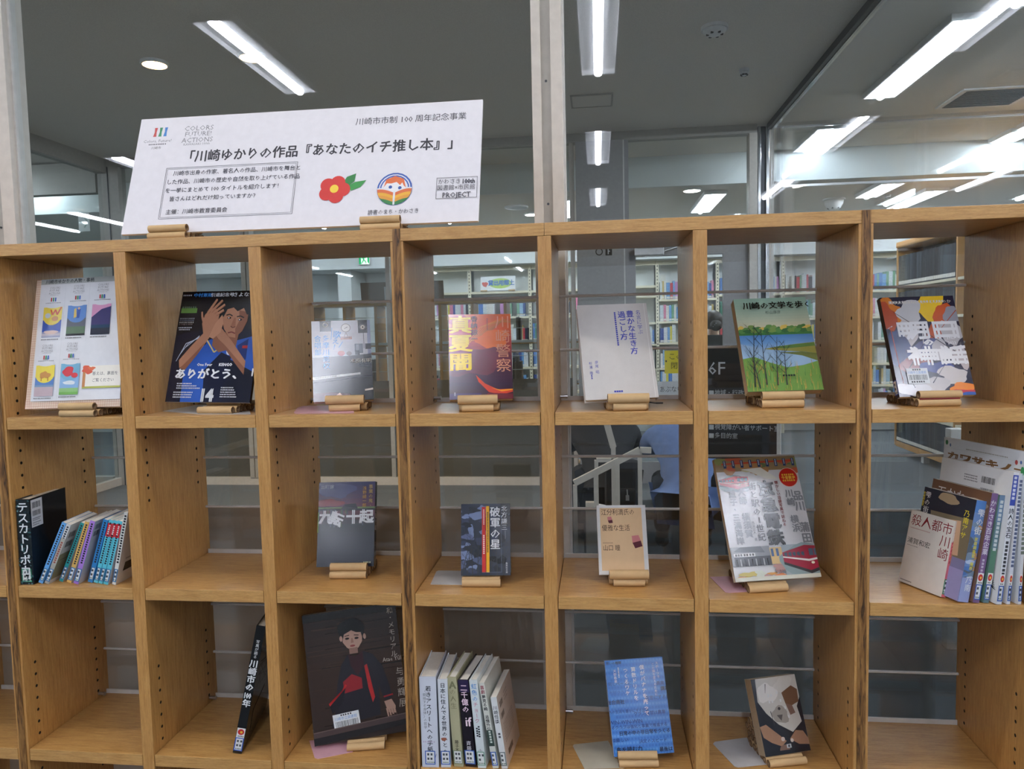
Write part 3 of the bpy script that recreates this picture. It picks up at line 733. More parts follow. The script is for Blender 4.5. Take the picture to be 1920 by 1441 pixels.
# forearms and clapping hands
a.P([(.12, .70), (.10, .63), (.24, .50), (.40, .37), (.50, .39), (.34, .58), (.2, .72)], SK); a.P([(.12, .7), (.2, .72), (.34, .58), (.42, .47), (.3, .57), (.16, .68)], SKd); a.P([(1, .64), (1, .76), (.84, .64), (.62, .46), (.52, .38), (.60, .33), (.78, .46)], SK); a.P([(1, .76), (.84, .64), (.62, .46), (.56, .42), (.7, .5), (1, .7)], SKd)
a.P([(.38, .40), (.34, .30), (.36, .22), (.42, .17), (.5, .16), (.56, .22), (.55, .34), (.47, .42)], SK); a.P([(.46, .42), (.52, .3), (.6, .22), (.63, .3), (.61, .38), (.52, .44)], (190, 138, 108))
for p in ([(.40, .20), (.50, .075)], [(.44, .19), (.575, .085)], [(.48, .20), (.615, .125)], [(.51, .22), (.61, .175)]): a.Ln(p, .026, SK, .017); a.Ln([(p[0][0] + .012, p[0][1] + .01), (p[1][0] + .01, p[1][1] + .012)], .004, SKd)
a.Ln([(.37, .3), (.33, .24), (.315, .19)], .024, SK, .016)
a.dash(.02, .15, .03, .016, (170, 170, 174), 2); a.T('中村憲剛', .165, .017, .038, (60, 130, 200), bold=.02, sx=1.2); a.T('引退記念号', .40, .017, .038, (220, 222, 226), bold=.02, sx=1.2); a.T('さよなら', .70, .014, .045, (220, 222, 226), bold=.02, sx=1.2)
a.T('One Four', .36, .652, .036, (232, 232, 236), bold=.03); a.T('KENGO', .655, .652, .036, (232, 232, 236), bold=.04)
a.T('ありがとう、「14', .075, .705, .098, (236, 238, 240), bold=.03, sx=1.12)
a.T('14', .45, .862, .15, (206, 210, 214), bold=.05, sx=.9)
for k in range(3): a.dash(.13, .34 + k * .06, .835 + k * .02, .013, (220, 222, 226), k)
for k in range(3): a.dash(.10, .36, .912 + k * .021, .013, (220, 222, 226), k + 5)
for k in range(5): a.dash(.73, .9 + .015 * k, .868 + k * .02, .012, (214, 216, 220), k + 9)
a.w = .205
book('large black and blue soccer magazine with a clapping player on the cover', 'front', (.1480, .0559, 1.3140, -.0687, .3103, .0163), .205, .2587, .008, (16, 18, 26), a, name='magazine', pages='pages_white')
stand(onY(407, 766, .045).x, .056, ZS[0], -.07, .3103, .008, 'C', 'brown tube stand under the black and blue soccer magazine', n=6)

a = A(.1285, .1871); a.R(0, 0, 1, 1, (206, 208, 212)); a.grad(0, .46, [(214, 216, 220), (196, 198, 204)], 0, 1, 6); a.R(.94, 0, 1, .46, (150, 160, 186))
a.R(.14, .0, .33, .135, (26, 28, 32)); a.E(.235, .05, .05, .034, (120, 110, 90)); a.E(.235, .05, .028, .02, (40, 40, 44)); a.R(.79, .0, .95, .165, (26, 28, 32)); a.E(.87, .09, .06, .042, (110, 110, 112)); a.E(.87, .09, .035, .025, (220, 214, 200)); a.E(.87, .09, .016, .011, (40, 40, 44)); a.R(.875, .165, .882, .36, (40, 40, 44))
a.E(.58, .095, .082, .056, (150, 150, 146)); a.E(.58, .095, .07, .048, (232, 232, 228)); a.Ln([(.58, .095), (.61, .085)], .006, (40, 40, 40)); a.Ln([(.58, .095), (.555, .105)], .005, (40, 40, 40)); a.Ln([(.55, .205), (.58, .155), (.61, .205)], .004, (110, 90, 70)); a.R(.485, .205, .68, .24, (150, 84, 62)); a.dash(.51, .66, .212, .018, (90, 40, 34), 2)
a.R(.72, .30, .86, .42, (92, 100, 112)); a.R(.74, .31, .79, .41, (140, 146, 156)); a.P([(0, .46), (.6, .45), (1, .43), (1, 1), (0, 1)], (22, 24, 28)); a.R(.9, .3, 1, .37, (30, 34, 44)); a.E(.49, .415, .06, .032, (176, 76, 76)); a.E(.62, .42, .045, .028, (150, 140, 140)); a.R(.72, .385, .80, .44, (70, 76, 84))
a.P([(0, .70), (.8, .655), (.8, .685), (0, .735)], (206, 208, 206)); a.Ln([(0, .70), (.8, .657)], .004, (60, 60, 60))
for k in range(22): a.R(.01 + k * .018, .708 - k * .001, .017 + k * .018, .724 - k * .001, (40, 40, 44))
a.P([(0, .76), (1, .70), (1, .71), (0, .775)], (60, 64, 70)); a.P([(0, .9), (.3, .89), (.62, .92), (.6, 1), (0, 1)], (74, 34, 38)); a.P([(.3, .97), (.44, .90), (.56, 1), (.3, 1)], (196, 150, 130)); a.P([(.86, .87), (1, .855), (1, .88), (.86, .89)], (214, 204, 196))
for k in range(5): a.Ln([(.78, .53 + k * .012), (.99, .545 + k * .014)], .003, (120, 130, 140))
B_ = (72, 150, 214); a.V('多摩川高校', .235, .185, .083, B_, bold=.0); a.V('合唱部', .10, .185, .083, B_); a.T('歌', .36, .125, .10, B_, rot=.1); a.T('え', .345, .215, .085, B_, rot=.1); a.T('！', .36, .29, .085, B_, rot=.25); a.Ln([(.345, .09), (.325, .24)], .006, B_); a.Ln([(.52, .27), (.45, .345)], .006, B_)
a.T('本田有明', .63, .485, .06, (196, 190, 176), bold=.01, sx=1.05)
book('choir novel with loudspeakers, a clock and a black piano on its cover', 'front', (.4495, .0832, 1.3110, .3274, .3480, -.0067), .1285, .1871, .018, (200, 204, 210), a, sticker=(90, 160, 120))
stand(onY(652, 765, .075).x, .083, ZS[0], .16, .3480, .018, 'B', 'brown tube stand under the choir novel, beside a pink card', n=6)

a = A(.133, .1874); a.grad(0, 1, [(206, 96, 40), (214, 92, 44), (176, 60, 50), (120, 44, 56), (76, 36, 60), (56, 28, 54), (60, 24, 40)], n=26)
for k in range(9): a.Ln([(.28 + .05 * k, .36 - .02 * k), (.5 + .05 * k, .16 - .012 * k), (.86 + .03 * k, .05 + .01 * k)], .012, (226 - 6 * k, 140 - 4 * k, 60), .004)
a.blob(.1, .05, .24, .08, (186, 60, 50), 2); a.blob(.7, .3, .28, .1, (226, 112, 50), 5, amp=.3); a.blob(.25, .62, .3, .12, (92, 38, 60), 7, amp=.3); a.blob(.6, .55, .35, .16, (104, 44, 62), 9, amp=.3)
a.P([(.42, .72), (.56, .82), (.76, .89), (1, .885), (1, .92), (.82, .95), (.62, .92), (.46, .80)], (206, 64, 40)); a.P([(.66, .87), (.8, .895), (1, .885), (1, .90), (.82, .915)], (240, 150, 40)); a.P([(.6, .93), (1, .94), (1, 1), (.55, 1)], (110, 34, 46)); a.R(0, .93, .5, 1, (58, 34, 84))
Y_ = (240, 206, 30); a.V('真夏闇', .185, .02, .215, Y_, bold=.03, sx=1.25); a.V('川崎警察', .865, .015, .168, (226, 152, 120), bold=.0, sx=1.05); a.V('香納諒一', .41, .02, .078, (40, 24, 28), bold=.012); a.dash(.05, .2, .62, .016, (150, 80, 60), 3, True)
a.dash(.92, .97, .085, .014, (210, 200, 210), 4, True)
book('fiery orange and purple police thriller with big yellow title characters', 'front', (.7594, .0483, 1.3139, .1849, .3154, .0086), .133, .1874, .021, (60, 26, 44), a, sticker=(230, 200, 50))
stand(onY(899, 763, .04).x, .048, ZS[0], .1, .3154, .021, 'B', 'brown tube stand under the orange police thriller', n=7)

a = A(.1495, .2123, 'print_cloth'); a.R(0, 0, 1, 1, (204, 200, 196)); NB = (58, 66, 168)
a.V('名言に学ぶ', .865, .075, .052, NB, bold=.0); a.V('豊かな生き方', .745, .075, .078, NB, bold=.018); a.V('過ごし方', .625, .08, .078, NB, bold=.018); a.dash(.09, .47, .53, .021, NB, 4, True, .8)
a.V('彦', .20, .60, .036, NB); a.V('尾', .20, .64, .036, NB); a.V('昭', .20, .70, .036, NB); a.V('杉', .115, .61, .034, NB); a.V('浦', .115, .65, .034, NB); a.V('隆', .115, .71, .034, NB); a.dash(.745, .80, .115, .016, NB, 2, True)
a.dash(.40, .54, .915, .022, NB, 5, fill=.85); a.R(.955, 0, .962, 1, (226, 224, 220))  # last pale strip paints the highlight along the hinge
rb = book('pale grey linen covered book with blue vertical lettering', 'front', (1.0498, .0343, 1.3127, .1726, .4210, -.0151), .1495, .2123, .02, (204, 200, 196), a, hard=True, sticker=(50, 90, 190), mat='print_cloth')
m = MB(); m.cyl((.045, .012, -.004), (.066, -.004, -.0135), .0012, 'ribbon', 8); m.cyl((.066, -.004, -.0135), (.078, -.012, -.0165), .0016, 'ribbon', 8); m.build('ribbon', rb)['label'] = 'black bookmark ribbon'
stand(onY(1178, 762, .025).x, .036, ZS[0], .08, .4210, .02, 'B', 'brown tube stand under the grey linen book', n=6)

a = A(.1507, .2117, 'print_gloss'); a.grad(0, .36, [(146, 178, 160), (160, 186, 166), (186, 196, 170), (216, 206, 168)], n=12); a.R(0, .36, 1, .42, (230, 200, 120))
for k in range(14): a.blob(.04 + k * .075, .345 + .012 * math.sin(k * 2.1), .06, .035, ((222, 190, 96), (96, 140, 74), (120, 150, 80), (80, 126, 70))[k % 4], k, amp=.3)
a.R(0, .355, 1, .415, (70, 124, 70))
for k in range(12): a.blob(.04 + k * .085, .365, .05, .022, ((92, 142, 76), (64, 112, 66), (120, 150, 76))[k % 3], k + 20, amp=.3)
a.grad(.41, .56, [(84, 134, 190), (110, 156, 206), (150, 182, 214)], n=8); a.P([(.3, .56), (.5, .535), (.75, .515), (1, .50), (1, .62), (.86, .60), (.6, .585), (.42, .58)], (150, 146, 72)); a.P([(.42, .545), (.7, .52), (1, .505), (1, .54), (.6, .56)], (96, 130, 66)); a.P([(0, .5), (.3, .56), (.6, .585), (.86, .605), (1, .63), (1, .8), (0, .8)], (148, 178, 206)); a.P([(.5, .60), (.8, .64), (1, .70), (1, .62), (.8, .6)], (110, 120, 66))
a.P([(0, .66), (.16, .64), (.34, .70), (.58, .76), (.8, .74), (1, .70), (1, 1), (0, 1)], (112, 150, 74))
rg = random.Random(3)
for k in range(130):
    x = rg.random(); y = rg.uniform(.74, 1.02); a.Ln([(x, y), (x + rg.uniform(-.015, .02), y - rg.uniform(.04, .10))], .005, rg.choice(((206, 170, 84), (96, 140, 66), (150, 160, 76), (70, 120, 66), (196, 140, 80), (120, 160, 90))), .002)
def tree(a, x, y0, y1, lean_, seed):
    r = random.Random(seed); C = (58, 60, 60)
    a.Ln([(x, y0), (x + lean_ * .4, (y0 + y1) / 2), (x + lean_, y1)], .012, C, .003)
    for k in range(7):
        f = .25 + .1 * k; bx_, by = x + lean_ * f, y0 + (y1 - y0) * f; sgn = 1 if k % 2 else -1
        ex, ey = bx_ + sgn * r.uniform(.05, .10), by - r.uniform(.05, .09)
        a.Ln([(bx_, by), (ex, ey)], .005, C, .002)
        for j in range(3): a.Ln([(bx_ + (ex - bx_) * (.4 + .25 * j), by + (ey - by) * (.4 + .25 * j)), (ex + sgn * r.uniform(-.01, .05), ey - r.uniform(.0, .05))], .003, C, .0012)
for q in ((.10, .96, .30, .12, 1), (.26, .94, .34, .04, 2), (.40, .95, .44, .10, 3), (.52, .95, .50, .06, 4), (.16, .98, .56, -.06, 5)): tree(a, *q)
a.T('川崎の文学を歩く', .10, .058, .083, (22, 26, 26), bold=.022, sx=1.02); a.T('杉山康彦', .50, .158, .038, (70, 84, 80), 'c'); a.dash(.48, .66, .845, .022, (40, 50, 44), 3, fill=.85)
book('green book with a painted river, reeds and bare trees on the cover', 'front', (1.3742, .0583, 1.3225, .0957, .4643, -.0118), .1507, .2117, .022, (140, 150, 120), a, pages='pages_tan')
stand(onY(1467, 760, .045).x, .062, ZS[0], .06, .4643, .022, 'A', 'brown tube stand under the green painted river book', n=8, D=.0165)

a = A(.1483, .2125); a.R(0, 0, 1, 1, (34, 34, 56)); rg = random.Random(8)
for k, (cx, cy, rx, ry, c) in enumerate(((.1, .14, .16, .13, (206, 120, 40)), (.06, .2, .1, .16, (170, 70, 34)), (.66, .1, .2, .14, (236, 196, 40)), (.8, .22, .13, .14, (196, 84, 36)), (.36, .16, .17, .12, (200, 200, 202)), (.92, .2, .1, .1, (150, 150, 160)), (.72, .36, .22, .07, (180, 76, 34)), (.3, .36, .16, .12, (196, 190, 190)), (.86, .38, .13, .14, (190, 186, 188)), (.5, .52, .2, .08, (70, 76, 120)), (.12, .52, .13, .2, (40, 60, 110)), (.66, .56, .14, .1, (186, 182, 186)), (.92, .62, .1, .12, (186, 176, 178)), (.3, .7, .2, .1, (120, 50, 50)), (.56, .72, .2, .06, (46, 62, 130)), (.76, .8, .2, .08, (200, 194, 192)), (.5, .9, .16, .1, (190, 186, 186)), (.84, .93, .17, .05, (226, 130, 40)), (.9, .975, .2, .03, (180, 50, 60)), (.95, .99, .2, .02, (50, 90, 170)), (.2, .93, .2, .07, (200, 200, 204)))):
    a.blob(cx, cy, rx, ry, c, k + 31, amp=.32)
for k in range(8): a.Ln([(rg.random(), rg.uniform(.1, .95)), (rg.random(), rg.uniform(.1, .95))], .008, rg.choice(((24, 24, 40), (210, 206, 206), (170, 70, 40))), .003)
a.dash(.12, .88, .045, .026, (210, 206, 200), 3, fill=.55)
a.T('岡本太郎はなにをのこしたのか', .10, .04, .038, (220, 214, 206), bold=.0, sx=1.12)
WH = (232, 232, 234); a.T('明日', .14, .255, .19, WH, bold=.05, sx=1.6); a.T('の', .46, .435, .075, WH, bold=.05, sx=1.3); a.T('神話', .22, .515, .19, WH, bold=.05, sx=1.5); a.T('1967', .78, .415, .04, WH, bold=.02); a.T('2023', .78, .465, .04, WH, bold=.02)
book('art book with orange, white and navy brush shapes and chunky white title', 'front', (1.6592, .0533, 1.3094, .1059, .3913, -.0079), .1483, .2125, .014, (40, 40, 60), a, side='L', sticker=(60, 90, 180), barcode=(.022, .155, .042, .032, 0))
stand(onY(1745, 762, .045).x + .012, .056, ZS[0], .12, .3913, .014, 'A', 'brown tube stand with a dark red line under the colourful art book', n=8, red=True)

# --- face-out covers, middle row
a = A(.1298, .1893); a.grad(0, 1, [(52, 54, 92), (70, 50, 80), (96, 44, 58), (36, 44, 48), (40, 46, 56), (40, 46, 58), (34, 40, 52)], n=20)
a.blob(.3, .1, .3, .1, (70, 72, 110), 3, amp=.4); a.blob(.2, .25, .22, .05, (120, 44, 50), 4, amp=.3); a.R(0, .30, 1, .318, (96, 120, 70)); a.P([(.4, .32), (.47, .27), (.66, .26), (.7, .32)], (40, 42, 48)); a.R(0, .32, 1, .345, (30, 36, 40)); rg = random.Random(4)
for k in range(16): x = rg.random(); a.R(x, .33, x + .02, .33 + rg.uniform(.03, .22), rg.choice(((70, 84, 60), (96, 50, 54), (60, 70, 84), (54, 60, 70))))
W_ = (218, 220, 222); a.T('九', .02, .34, .165, W_, bold=.045, sx=1.02); a.T('転', .265, .33, .165, W_, bold=.045, rot=.42); a.T('十', .50, .34, .165, W_, bold=.05, sx=1.05); a.T('起', .735, .335, .165, W_, bold=.045, sx=1.02)
a.V('事業の鬼・', .925, .035, .055, (190, 160, 96)); a.V('浅野總一郎', .815, .055, .05, (196, 150, 70)); a.T('出町譲', .03, .03, .055, (170, 176, 186)); a.dash(.82, .94, .945, .022, (180, 184, 150), 4); a.R(0, .36, .012, .6, (120, 160, 60))
sp_ = A(.02, .1893); sp_.R(0, 0, 1, 1, (22, 24, 36)); sp_.V('九転十起', .5, .3, .07, (210, 210, 212), bold=.02); sp_.dash(.72, .85, .5, .03, (150, 150, 150), 2, True)
book('crinkled glossy dark book with four white title characters across the middle', 'front', (.4304, .1031, .9352, .0913, .2700, -.0031), .1298, .1893, .02, (28, 32, 42), a, sp_)
stand(onY(656, 1090, .09).x, .106, ZS[1], .06, .2700, .02, 'A', 'brown tube stand under the crinkled dark book', n=6, D=.0175)

a = A(.1069, .1518); a.R(0, 0, 1, 1, (50, 56, 70)); rg = random.Random(9)
for k in range(26): a.blob(rg.uniform(-.05, .5), rg.uniform(.02, .98), rg.uniform(.05, .16), rg.uniform(.03, .08), rg.choice(((120, 134, 170), (84, 94, 124), (60, 68, 90), (40, 44, 54), (96, 106, 140))), k, amp=.4)
for k in range(14): a.blob(rg.uniform(.58, 1.0), rg.uniform(.02, .98), rg.uniform(.05, .14), rg.uniform(.03, .1), rg.choice(((34, 36, 44), (48, 52, 64), (64, 70, 90), (30, 32, 38))), k + 50, amp=.4)
for x, l, s in ((.02, .2, 1), (.12, .1, 2), (.24, -.06, 3), (.34, .02, 4), (.6, .06, 5), (.74, -.03, 6), (.86, .05, 7)): tree(a, x, 1.0, .38 + .1 * (s % 3), l, s + 40)
a.R(.43, .045, .505, .955, (196, 44, 40)); a.R(.515, .035, .58, .955, (232, 170, 30)); a.dash(.08, .32, .468, .022, (240, 200, 190), 2, True); a.dash(.44, .72, .468, .026, (240, 210, 200), 3, True); a.dash(.12, .70, .548, .022, (70, 50, 30), 3, True)
a.V('破軍の星', .70, .045, .148, (226, 228, 230), bold=.015, sx=1.02); a.V('北方謙三', .885, .03, .086, (226, 228, 230), bold=.0, sx=1.05); a.R(.90, .38, .904, .50, (190, 194, 200)); a.R(.82, .03, .824, .955, (130, 140, 160)); a.R(.43, .955, .824, .958, (130, 140, 160)); a.V('集英社文庫', .925, .82, .03, (214, 216, 220))
book('small dark forest paperback with red and yellow vertical stripes', 'front', (.7565, .0639, .9335, .0549, .2695, -.0071), .1069, .1518, .016, (34, 36, 44), a, sticker=(60, 150, 90))
stand(onY(902, 1090, .055).x, .066, ZS[1], .04, .2695, .016, 'C', 'brown tube stand under the small dark forest paperback', n=6, D=.0165)

a = A(.1059, .1479); a.R(0, 0, 1, 1, (222, 222, 220)); a.R(.06, .04, .915, .945, (224, 190, 148)); T_ = (70, 46, 40)
a.T('江分利満氏の', .085, .055, .098, T_, sx=.84); a.T('優雅な生活', .09, .285, .098, T_, sx=.84); a.T('山口 瞳', .095, .575, .092, T_, sx=.84); a.dash(.1, .3, .545, .012, (120, 90, 80), 3)
a.P([(.21, .175), (.29, .165), (.31, .215), (.22, .225)], (206, 130, 130)); a.P([(.22, .225), (.31, .215), (.32, .26), (.24, .265)], (96, 44, 54)); a.P([(.69, .45), (.83, .44), (.87, .52), (.70, .55)], (206, 130, 130)); a.P([(.70, .55), (.87, .52), (.90, .6), (.75, .63)], (96, 44, 54))
a.dash(.44, .58, .958, .022, (60, 56, 54), 5, fill=.85)
book('small cream and white paperback with thin brown horizontal title lines', 'front', (1.0509, .0890, .9319, .0786, .3992, .0038), .1059, .1479, .012, (220, 220, 218), a, sticker=(50, 120, 190))
stand(onY(1178, 1090, .08).x, .089, ZS[1], .06, .3992, .012, 'B', 'brown tube stand under the small cream paperback', n=6)

a = A(.1822, .2601); a.R(0, 0, 1, 1, (206, 206, 206)); rg = random.Random(12)
a.R(0, 0, 1, .115, (150, 128, 92))
for k in range(16): a.blob(rg.random(), rg.uniform(0, .13), rg.uniform(.05, .12), rg.uniform(.015, .04), rg.choice(((176, 130, 84), (140, 150, 92), (190, 100, 70), (186, 176, 130), (110, 124, 84))), k, amp=.4)
a.Ln([(.08, .05), (.4, .045), (.98, .04)], .013, (196, 76, 50))
for k in range(9): x = .1 + k * .105; a.R(x, .02, x + .035, .085, (52, 72, 110)); a.dash(.025, .08, x + .017, .011, (200, 206, 214), k, True)
a.P([(.3, .1), (.55, .09), (.75, .2), (.6, .19), (.4, .12)], (216, 214, 200)); a.E(.865, .185, .118, .082, (226, 200, 180)); a.E(.865, .185, .112, .078, (190, 36, 30)); a.dash(.79, .94, .155, .017, (230, 190, 60), 2); a.T('今昔散歩', .865, .172, .03, (236, 200, 70), 'c', bold=.02); a.dash(.79, .94, .205, .017, (230, 190, 60), 4)
def train(a, x, y, w_, h_, c, c2):
    a.blob(x + w_ * .5, y + h_ * .6, w_ * .62, h_ * .6, (132, 150, 150), 6, amp=.2)
    a.P([(x, y + h_ * .25), (x + w_ * .55, y), (x + w_, y + h_ * .08), (x + w_, y + h_ * .8), (x + w_ * .6, y + h_), (x, y + h_ * .62)], c); a.P([(x, y + h_ * .40), (x + w_ * .6, y + h_ * .56), (x + w_, y + h_ * .46), (x + w_, y + h_ * .53), (x + w_ * .6, y + h_ * .64), (x, y + h_ * .45)], (232, 226, 222))
    for k in range(5): a.P([(x + w_ * (.04 + .1 * k), y + h_ * .27), (x + w_ * (.11 + .1 * k), y + h_ * .25), (x + w_ * (.11 + .1 * k), y + h_ * .42), (x + w_ * (.04 + .1 * k), y + h_ * .38)], (60, 74, 92))
    for k in range(3): a.R(x + w_ * (.63 + .12 * k), y + h_ * .15, x + w_ * (.73 + .12 * k), y + h_ * .42, (74, 90, 110))
    a.E(x + w_ * .68, y + h_ * .7, w_ * .04, h_ * .05, (240, 232, 210)); a.E(x + w_ * .93, y + h_ * .68, w_ * .04, h_ * .05, (240, 232, 210)); a.P([(x, y + h_ * .62), (x + w_ * .6, y + h_), (x + w_, y + h_ * .8), (x + w_, y + h_ * .92), (x + w_ * .6, y + h_ * 1.12), (x, y + h_ * .72)], (50, 50, 54))
train(a, .01, .155, .36, .11, (176, 48, 56), 0)
G_ = (120, 122, 126); G2 = (170, 172, 174)
for dx, c in ((.008, (150, 152, 154)), (0, G_)):
    a.V('逗子・三浦海岸', .14 + dx, .275 + dx * .5, .062, c, bold=.012); a.V('大師 横須賀', .255 + dx, .26 + dx * .5, .066, c, bold=.012); a.V('品川 蒲田', .93 + dx, .30 + dx * .5, .085, c, bold=.015); a.V('川崎 横浜', .83 + dx, .285 + dx * .5, .07, c, bold=.012)
a.V('京急電鉄', .565, .205, .132, (26, 28, 30), bold=.045, sx=1.05); a.V('街と駅の1世紀', .40, .215, .068, (34, 36, 40), bold=.01); a.V('懐かしい沿線写真で訪ねる', .70, .21, .031, (120, 40, 40), bold=.02); a.V('西潟正人 著', .325, .535, .026, (50, 50, 54))
a.R(0, .735, .46, .885, (128, 132, 136)); a.P([(.03, .77), (.12, .735), (.36, .735), (.40, .785)], (74, 80, 86)); a.R(.03, .785, .28, .812, (220, 220, 220)); a.dash(.045, .27, .789, .022, (40, 40, 44), 3); a.R(.03, .812, .46, .885, (48, 52, 58))
for k in range(9): a.R(.05 + k * .045, .83, .062 + k * .045, .885, (170, 172, 174) if k % 2 else (30, 32, 36))
a.R(.46, .75, .62, .88, (206, 176, 120)); 
for k in range(12): a.blob(rg.uniform(0, .6), rg.uniform(.9, 1), rg.uniform(.05, .1), rg.uniform(.012, .03), rg.choice(((206, 150, 84), (190, 176, 96), (176, 136, 130), (200, 206, 190), (196, 116, 70))), k + 70, amp=.4)
for x in (.47, .53): a.R(x, .76, x + .03, .82, (60, 90, 130))
a.R(.6, .735, 1, .97, (150, 160, 164)); train(a, .60, .745, .5, .2, (150, 30, 56), 0); a.T('彩流社', .47, .925, .03, (40, 40, 44)); a.R(0, .97, 1, 1, (206, 206, 190))
book('railway history book with red trains, a map and a red badge on the cover', 'front', (1.3630, .0669, .9341, .2133, .4512, -.0066), .1822, .2601, .012, (206, 204, 198), a, sticker=(50, 100, 180), side='R')
stand(onY(1440, 1098, .055).x, .067, ZS[1], .21, .4512, .012, 'C', 'brown tube stand under the railway history book', n=7, D=.0165)

# --- face-out covers, third row
a = A(.2097, .2846); a.grad(0, 1, [(44, 30, 24), (52, 36, 28), (58, 40, 30), (54, 38, 30), (44, 34, 30)], n=16); rg = random.Random(7)
for k in range(40): y = rg.random(); a.Ln([(rg.uniform(-.1, .7), y), (rg.uniform(.3, 1.1), y + rg.uniform(-.006, .006))], .004, rg.choice(((66, 46, 34), (40, 28, 22), (74, 52, 38))), .001)
a.R(0, 0, 1, .055, (22, 18, 16)); a.R(.62, .33, 1, .337, (30, 22, 18)); a.R(.62, .455, 1, .463, (26, 20, 16))
F_ = (176, 140, 122); a.blob(.50, .165, .135, .10, (18, 14, 14), 3, amp=.1); a.P([(.40, .17), (.46, .14), (.56, .15), (.615, .19), (.605, .26), (.56, .305), (.50, .325), (.44, .295), (.40, .25)], F_); a.P([(.37, .24), (.385, .13), (.46, .095), (.56, .10), (.63, .15), (.635, .25), (.615, .25), (.6, .19), (.55, .185), (.50, .165), (.42, .19), (.40, .24)], (18, 14, 14)); a.E(.385, .22, .016, .022, F_); a.E(.635, .225, .016, .022, F_)
a.E(.45, .225, .022, .008, (40, 26, 22)); a.E(.55, .23, .022, .008, (40, 26, 22)); a.Ln([(.425, .205), (.475, .2)], .006, (50, 34, 28)); a.Ln([(.525, .204), (.575, .21)], .006, (50, 34, 28)); a.P([(.492, .225), (.508, .225), (.516, .262), (.484, .262)], (150, 112, 96)); a.E(.5, .285, .028, .008, (140, 70, 66)); a.R(.46, .30, .55, .345, (140, 106, 92))
a.P([(.30, .56), (.36, .42), (.44, .345), (.51, .37), (.60, .335), (.70, .37), (.79, .47), (.84, .62), (.86, .72), (.78, .74), (.73, .62), (.72, .84), (.2, .88), (.26, .74)], (38, 34, 40)); a.P([(.44, .345), (.51, .37), (.60, .335), (.60, .45), (.52, .52), (.46, .44)], (56, 30, 34)); a.P([(.36, .55), (.46, .50), (.56, .54), (.56, .62), (.36, .64)], (140, 34, 40)); a.P([(.60, .45), (.63, .44), (.68, .70), (.65, .74), (.62, .62)], (170, 40, 40)); a.P([(.28, .68), (.38, .57), (.40, .58), (.2, .72), (.19, .70)], (190, 44, 44)); a.P([(.2, .72), (.38, .6), (.34, .70), (.22, .78)], (34, 30, 36)); a.Ln([(.77, .71), (.87, .70)], .012, (150, 40, 42))
a.P([(.77, .745), (.85, .735), (.885, .79), (.88, .84), (.86, .845), (.80, .83)], F_)
for k in range(4): a.Ln([(.79 + k * .026, .80), (.80 + k * .026, .868 - .008 * k)], .014, F_, .009); a.Ln([(.803 + k * .026, .81), (.812 + k * .026, .86)], .003, (110, 80, 68))
a.P([(0, .90), (1, .855), (1, .90), (0, .945)], (74, 60, 58)); a.P([(0, .945), (1, .90), (1, .94), (0, 1)], (36, 32, 34)); a.P([(0, .90), (1, .855), (1, .862), (0, .908)], (100, 84, 80))
a.V('和・メモリアル', .93, .03, .052, (190, 176, 160), pitch=1.08); a.T('Atae Yūki', .80, .405, .046, (190, 176, 160), sx=.9); a.V('与勇輝展', .97, .5, .07, (176, 164, 150), pitch=1.15)
book('big dark brown photo book with a doll girl in a kimono, tilted in its compartment', 'front', (.4666, .0722, .5541, .2124, .1712, -.0898), .2097, .2846, .014, (24, 20, 18), a, side='L', name='photo_book', sticker=(50, 110, 180), barcode=(.045, .225, .058, .038, .06))
stand(onY(687, 1395, .06).x, .074, ZS[2], .2, .1712, .014, 'C', 'brown tube stand under the dark photo book of the doll girl', n=5, D=.0165)

a = A(.1273, .1910); a.R(0, 0, 1, 1, (64, 128, 206)); rg = random.Random(2); D_ = (30, 66, 130); DK = (22, 34, 60); MD = (44, 96, 176)
for k in range(26): a.dash(rg.uniform(-.02, .1), 1, .01 + k * .0385, .032, ((86, 148, 216), (52, 112, 192))[k % 2], k, fill=.8)
for tx, x, y, s, c in (('思いの種類', .02, .015, .035, DK), ('同じベースに', .02, .232, .045, D_), ('市民クラブ', .02, .325, .045, MD), ('総合商社', -.03, .42, .05, DK), ('サッカー', .27, .42, .05, MD), ('経営にする技', .62, .40, .048, D_), ('人の生活を豊かにする対話', -.02, .525, .038, D_), ('クラブ経営は農業', .40, .555, .045, D_), ('WIN-WIN-WIN', -.03, .625, .055, D_), ('てるクラブは強化と事業で推進する', -.06, .685, .042, D_), ('日常の中の非日常をつくる', .12, .745, .048, DK), ('は楽しい', -.02, .81, .048, D_), ('決定のスピード', .44, .84, .045, D_), ('先を読む力', .05, .905, .058, DK), ('最後は', .76, .93, .05, DK), ('課題', .90, .31, .05, DK), ('農業', .84, .255, .045, D_)): a.T(tx, x, y, s, c, bold=.015)
WW = (226, 232, 236); a.V('僕がバナナを売って', .625, .07, .056, WW, bold=.012, pitch=1.08); a.V('算数ドリルを', .475, .085, .056, WW, bold=.012, pitch=1.08); a.V('つくるワケ', .34, .09, .056, WW, bold=.012, pitch=1.08); a.V('スポーツで', .885, .045, .036, WW); a.V('この国を変えるために', .82, .06, .034, WW); a.V('天野春果', .155, .10, .036, WW); a.dash(.08, .2, .22, .016, WW, 3, True)
book('bright blue book covered with darker blue words and white vertical title', 'front', (1.0870, .0562, .5544, .1093, .3811, -.0518), .1273, .1910, .016, (60, 120, 196), a, pages='pages_white')
stand(onY(1196, 1436, .04).x, .058, ZS[2], .1, .3811, .016, 'A', 'brown tube stand under the bright blue book', n=7, D=.0165, lays=(3, 2, 1, 1))

